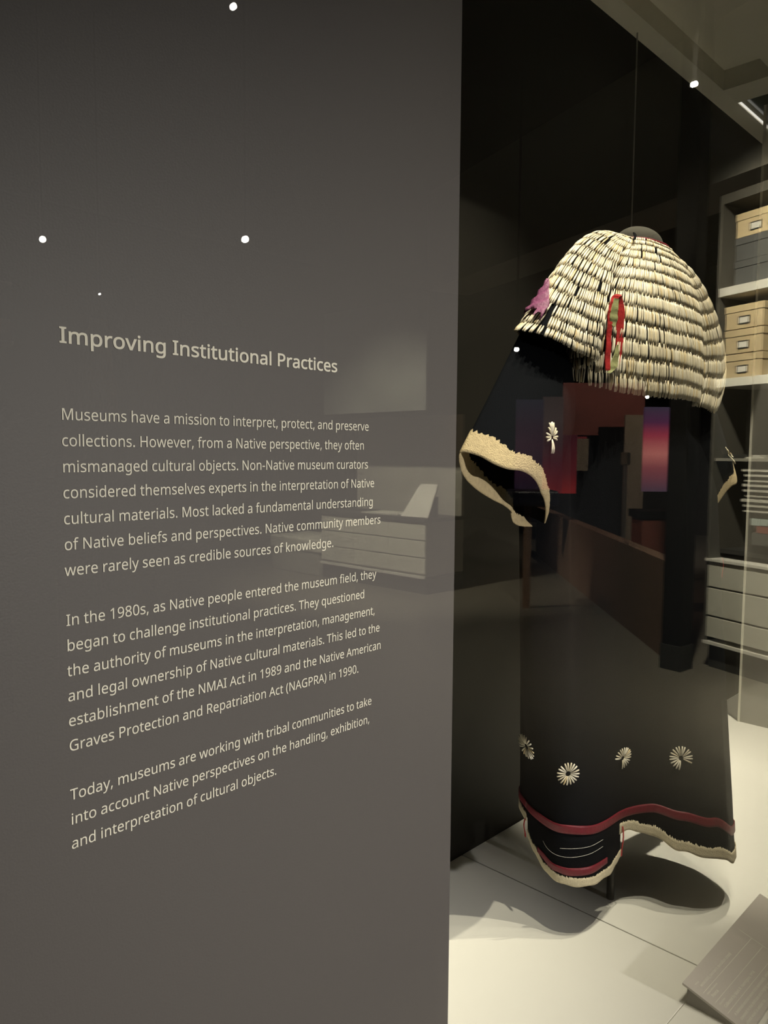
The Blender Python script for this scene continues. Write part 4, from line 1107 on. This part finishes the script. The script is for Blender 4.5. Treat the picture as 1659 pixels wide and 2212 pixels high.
# --- black pillar with a base, left of the cabinet, and the low dark wall behind it
p = empty('pillar', (5.27, -1.44, 0), 'square black pillar with a base reflected on the right side of the dress', 'pillar')
fr = Frame((5.164, -1.370, 0), math.atan2(.147, -.016) + math.pi)
fr.part('shaft', MB().box(.008, .147, -.147, -.008, 0, 4.8), G['dark'], p)
fr.part('base_block', MB().box(0, .155, -.155, 0, 0, .17), G['line'], p)
lw = MB()
a, b = Vector((5.18, -1.54, 0)), Vector((9.4, -5.40, 0))
d = (b - a).normalized()
nrm = Vector((-d.y, d.x, 0))
v = [a, b, b + nrm * .12, a + nrm * .12]
lw.add(v + [q + Vector((0, 0, .70)) for q in v], [(0, 1, 2, 3), (7, 6, 5, 4), (0, 4, 5, 1), (1, 5, 6, 2), (2, 6, 7, 3), (3, 7, 4, 0)])
structure('trim_4', lw, G['brown'])

# --- low cabinet with drawers, mural above, reflected in the text panel
t = empty('drawer_cabinet', (6.1, -5.2, 0), 'long pale drawer cabinet with a dark counter reflected in the text panel', 'cabinet')
XA = 5.881
MB().box(XA + .03, 6.5, -6.05, -4.43, 0, .165).build('plinth', G['line'], t)
MB().box(XA + .015, 6.5, -6.05, -4.43, .165, .742).build('carcass', G['cab_dark'], t)
MB().box(XA - .012, 6.5, -6.05, -4.43, .165, .190).build('base_rail', G['pale'], t)
for z0, z1 in ((.215, .372), (.384, .552), (.564, .735)):
    for y0, y1 in ((-6.04, -5.505), (-5.495, -4.965), (-4.955, -4.435)):
        MB().box(XA, XA + .3, y0, y1, z0, z1).build('drawer', G['cab'], t, bevel=.003)
MB().box(XA - .015, 6.5, -6.05, -4.43, .745, .785).build('counter', G['line'], t)
MB().box(6.46, 6.5, -6.05, -4.43, .785, 1.87).build('back_panel', G['cab_dark'], t)
m_ = MB().box(5.90, 5.93, -6.02, -4.46, 1.89, 3.03).build('photo_mural', G['mural'])
tag(settle(m_), 'grey misty photo mural over the drawer cabinet reflected in the text panel', 'picture')
bs = empty('reading_board', (6.1, -4.62, .785), 'tilted pale reading board standing on the drawer cabinet counter', 'sign')
v = [(5.95, -4.46, .79), (5.95, -4.84, .79), (6.10, -4.70, 1.13), (6.10, -4.46, 1.13)]
mesh('board', v + [(x + .02, y, z) for x, y, z in v], [(0, 3, 2, 1), (4, 5, 6, 7), (0, 1, 5, 4), (1, 2, 6, 5), (2, 3, 7, 6), (3, 0, 4, 7)], G['pale'], bs)
MB().box(6.12, 6.16, -4.62, -4.50, .786, 1.0).build('prop', G['line'], bs)
o = MB().box(5.95, 6.3, -5.45, -4.90, .786, .80).build('paper_sheet', G['paper'])
tag(settle(o), 'white paper sheet lying flat left of the reading board', 'paper')
t = empty('blanket_chest', (6.2, -6.56, 0), 'low pale chest with a bright lid left of the drawer cabinet', 'chest')
MB().box(5.885, 6.5, -6.99, -6.10, 0.0, .27).build('body', G['cab_dark'], t, bevel=.01)
MB().box(5.87, 6.5, -7.01, -6.08, .27, .43).build('lid', G['cab'], t, bevel=.02)

# --- hung garments reflected on the left of the panel
t = empty('hung_robe', (2.31, -4.13, 0), 'pinkish draped robe on a stand reflected behind the panel heading', 'robe')
rv, rf = [], []
for i in range(14):
    f = i / 13
    wd = .055 + .07 * f + (.03 if .12 < f < .3 else 0)
    for k in range(28):
        a = k * 2 * math.pi / 28
        r = wd * (1 + .12 * math.sin(a * 5 + f * 3))
        rv.append((2.31 + r * math.cos(a), -4.13 + r * .7 * math.sin(a), 2.30 - .66 * f))
rf = [(i * 28 + k, (i + 1) * 28 + k, (i + 1) * 28 + (k + 1) % 28, i * 28 + (k + 1) % 28) for i in range(13) for k in range(28)] + [tuple(range(28))]
mesh('cloth', rv, rf, G['robe'], t, smooth=True)
MB().tube([(2.31, -4.13, 0), (2.31, -4.13, 2.36)], .012).build('post', G['dark'], t)
t = empty('folded_blanket', (2.15, -4.24, 1.36), 'plum folded blanket on a plinth reflected left of the panel text', 'blanket')
MB().box(2.06, 2.24, -4.32, -4.16, 1.39, 1.60).build('cloth', G['plum'], t, bevel=.02)
MB().box(2.08, 2.22, -4.30, -4.18, 0, 1.39).build('plinth', G['dark'], t)
t = empty('wall_shelf', (1.50, -3.55, 2.0), 'small shelf of pale edged boxes reflected at the left picture edge', 'shelf')
MB().box(1.25, 1.55, -3.65, -3.50, 2.0, 2.02).build('board', G['pale'], t)
MB().box(1.25, 1.55, -3.65, -3.50, 2.30, 2.32).build('board', G['pale'], t)
MB().box(1.25, 1.55, -3.68, -3.65, 0, 2.4).build('back_panel', G['dark'], t)
MB().box(1.28, 1.54, -3.64, -3.51, 2.021, 2.13).build('box_row', G['tanbox'], t)

# --- far displays: graphic banners, screens, stand, kiosk and bench
FR = math.atan2(.713, .697)


def far_panel(name, c, w, h, m, label, cat, th=.05):
    o = MB().box(-w / 2, w / 2, -th, 0, -h / 2, h / 2).build(name, m)
    place(o, Vector(c), FR)
    return tag(settle(o), label, cat)


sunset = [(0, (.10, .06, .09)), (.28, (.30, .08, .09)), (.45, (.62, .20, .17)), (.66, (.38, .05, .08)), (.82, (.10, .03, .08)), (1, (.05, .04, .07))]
far_panel('graphic_banner', (10.103, -4.778, 2.102), 1.172, .742, mat('dark_red_banner', (.14, .035, .025), .7, vary=.5, vscale=2), 'large dark red graphic banner hanging across the far gallery', 'banner')
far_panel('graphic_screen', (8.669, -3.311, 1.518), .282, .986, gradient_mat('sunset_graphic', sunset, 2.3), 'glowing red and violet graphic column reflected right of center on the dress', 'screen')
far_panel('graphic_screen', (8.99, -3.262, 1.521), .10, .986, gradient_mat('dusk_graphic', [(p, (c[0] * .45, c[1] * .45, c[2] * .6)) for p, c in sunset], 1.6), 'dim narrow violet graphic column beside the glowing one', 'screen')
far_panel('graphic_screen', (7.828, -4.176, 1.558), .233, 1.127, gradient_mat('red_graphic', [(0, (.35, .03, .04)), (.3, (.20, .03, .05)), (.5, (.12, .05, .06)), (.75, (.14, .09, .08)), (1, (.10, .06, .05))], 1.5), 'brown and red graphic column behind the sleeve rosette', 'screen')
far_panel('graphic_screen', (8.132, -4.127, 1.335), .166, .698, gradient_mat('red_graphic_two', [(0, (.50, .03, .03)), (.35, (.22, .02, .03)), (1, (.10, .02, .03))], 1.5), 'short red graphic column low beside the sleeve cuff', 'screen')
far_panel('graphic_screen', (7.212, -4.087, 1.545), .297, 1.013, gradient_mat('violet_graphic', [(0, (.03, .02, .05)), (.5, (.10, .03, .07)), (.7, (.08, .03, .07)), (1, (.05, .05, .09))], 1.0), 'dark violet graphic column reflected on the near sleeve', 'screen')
far_panel('red_partition', (9.798, -5.03, 1.554), .311, .311, G['red_wall'], 'small dark red wall panel under the hanging banner', 'panel')
far_panel('wall_column', (9.984, -4.231, 1.00), .274, 2.0, G['tan_wall'], 'tan wall column beside the far dark doorway', 'column')
far_panel('doorway_board', (10.138, -4.656, 1.0), .364, 1.7, G['dark'], 'dark far door leaf under the hanging banner', 'door')
far_panel('wall_column', (9.7, -4.86, 1.45), .16, .45, G['tan_wall'], 'short tan wall strip between the red panel and dark door', 'column')
t = empty('sanitizer_stand', (7.93, -3.31, 0), 'slim hand sanitizer stand with a pale dispenser in the far gallery', 'stand')
MB().lathe((7.93, -3.31, 0), [(.16, 0), (.16, .012), (.02, .02)], 24).build('base', G['steel'], t)
MB().tube([(7.93, -3.31, .01), (7.93, -3.31, 1.36)], .02, 12).build('pole', G['steel'], t)
MB().box(7.89, 7.97, -3.35, -3.27, 1.34, 1.48).build('dispenser', G['tan_wall'], t, bevel=.01)
K_ = Frame((6.916, -2.432, 0), FR)
t = K_.empty('kiosk', 'dark topped kiosk with a dull red front reflected beside the pillar', 'kiosk')
K_.part('cabinet_body', MB().box(-.17, .20, -.3, 0, 0, .86), mat('dull_red_front', (.20, .055, .035), .6), t)
K_.part('top', MB().box(-.19, .22, -.34, .02, .86, .93), G['dark'], t)
K_ = Frame((5.957, -3.165, 0), FR)
t = K_.empty('bench', 'dark blue padded bench end reflected behind the near cuff', 'bench')
K_.part('seat', MB().box(-.21, .21, -.4, 0, .98, 1.12), mat('navy_vinyl', (.012, .014, .03), .4), t, .02)
K_.part('support', MB().box(-.06, .0, -.26, -.20, 0, .98), G['brown'], t)

# --- track spotlights
SPOTS = [((2.427, -2.768, 3.755), .016, 'reflected at the very top edge of the text panel'), ((2.096, -4.439, 2.819), .020, 'reflected at the upper left of the text panel'),
         ((2.713, -3.077, 2.690), .019, 'reflected brightest, in the middle of the text panel'), ((2.805, -5.132, 2.671), .009, 'tiny, just above the panel heading'),
         ((5.900, -3.371, 2.401), .020, 'reflected at the edge of the near sleeve'), ((8.627, -3.420, 2.128), .018, 'reflected under the shell fringe'),
         ((4.079, -1.035, 3.371), .014, 'reflected beside the grey ceiling edge')]
for c, r, where in SPOTS:
    c = Vector(c)
    t = empty('track_spotlight', c, 'small round track spotlight, ' + where, 'spotlight', 'gallery track spotlights')
    d = (Vector((.7, .37, 1.45)) - c).normalized()
    MB().tube([c - d * .12, c - d * .004], r * 1.5, 16).build('housing', M['black_metal'], t)
    MB().tube([c - d * .003, c], r, 16).build('lens', M['lamp'], t)
    MB().tube([c - d * .06, Vector((c.x - d.x * .06, c.y - d.y * .06, 4.8))], .008, 8).build('stem', M['black_metal'], t)
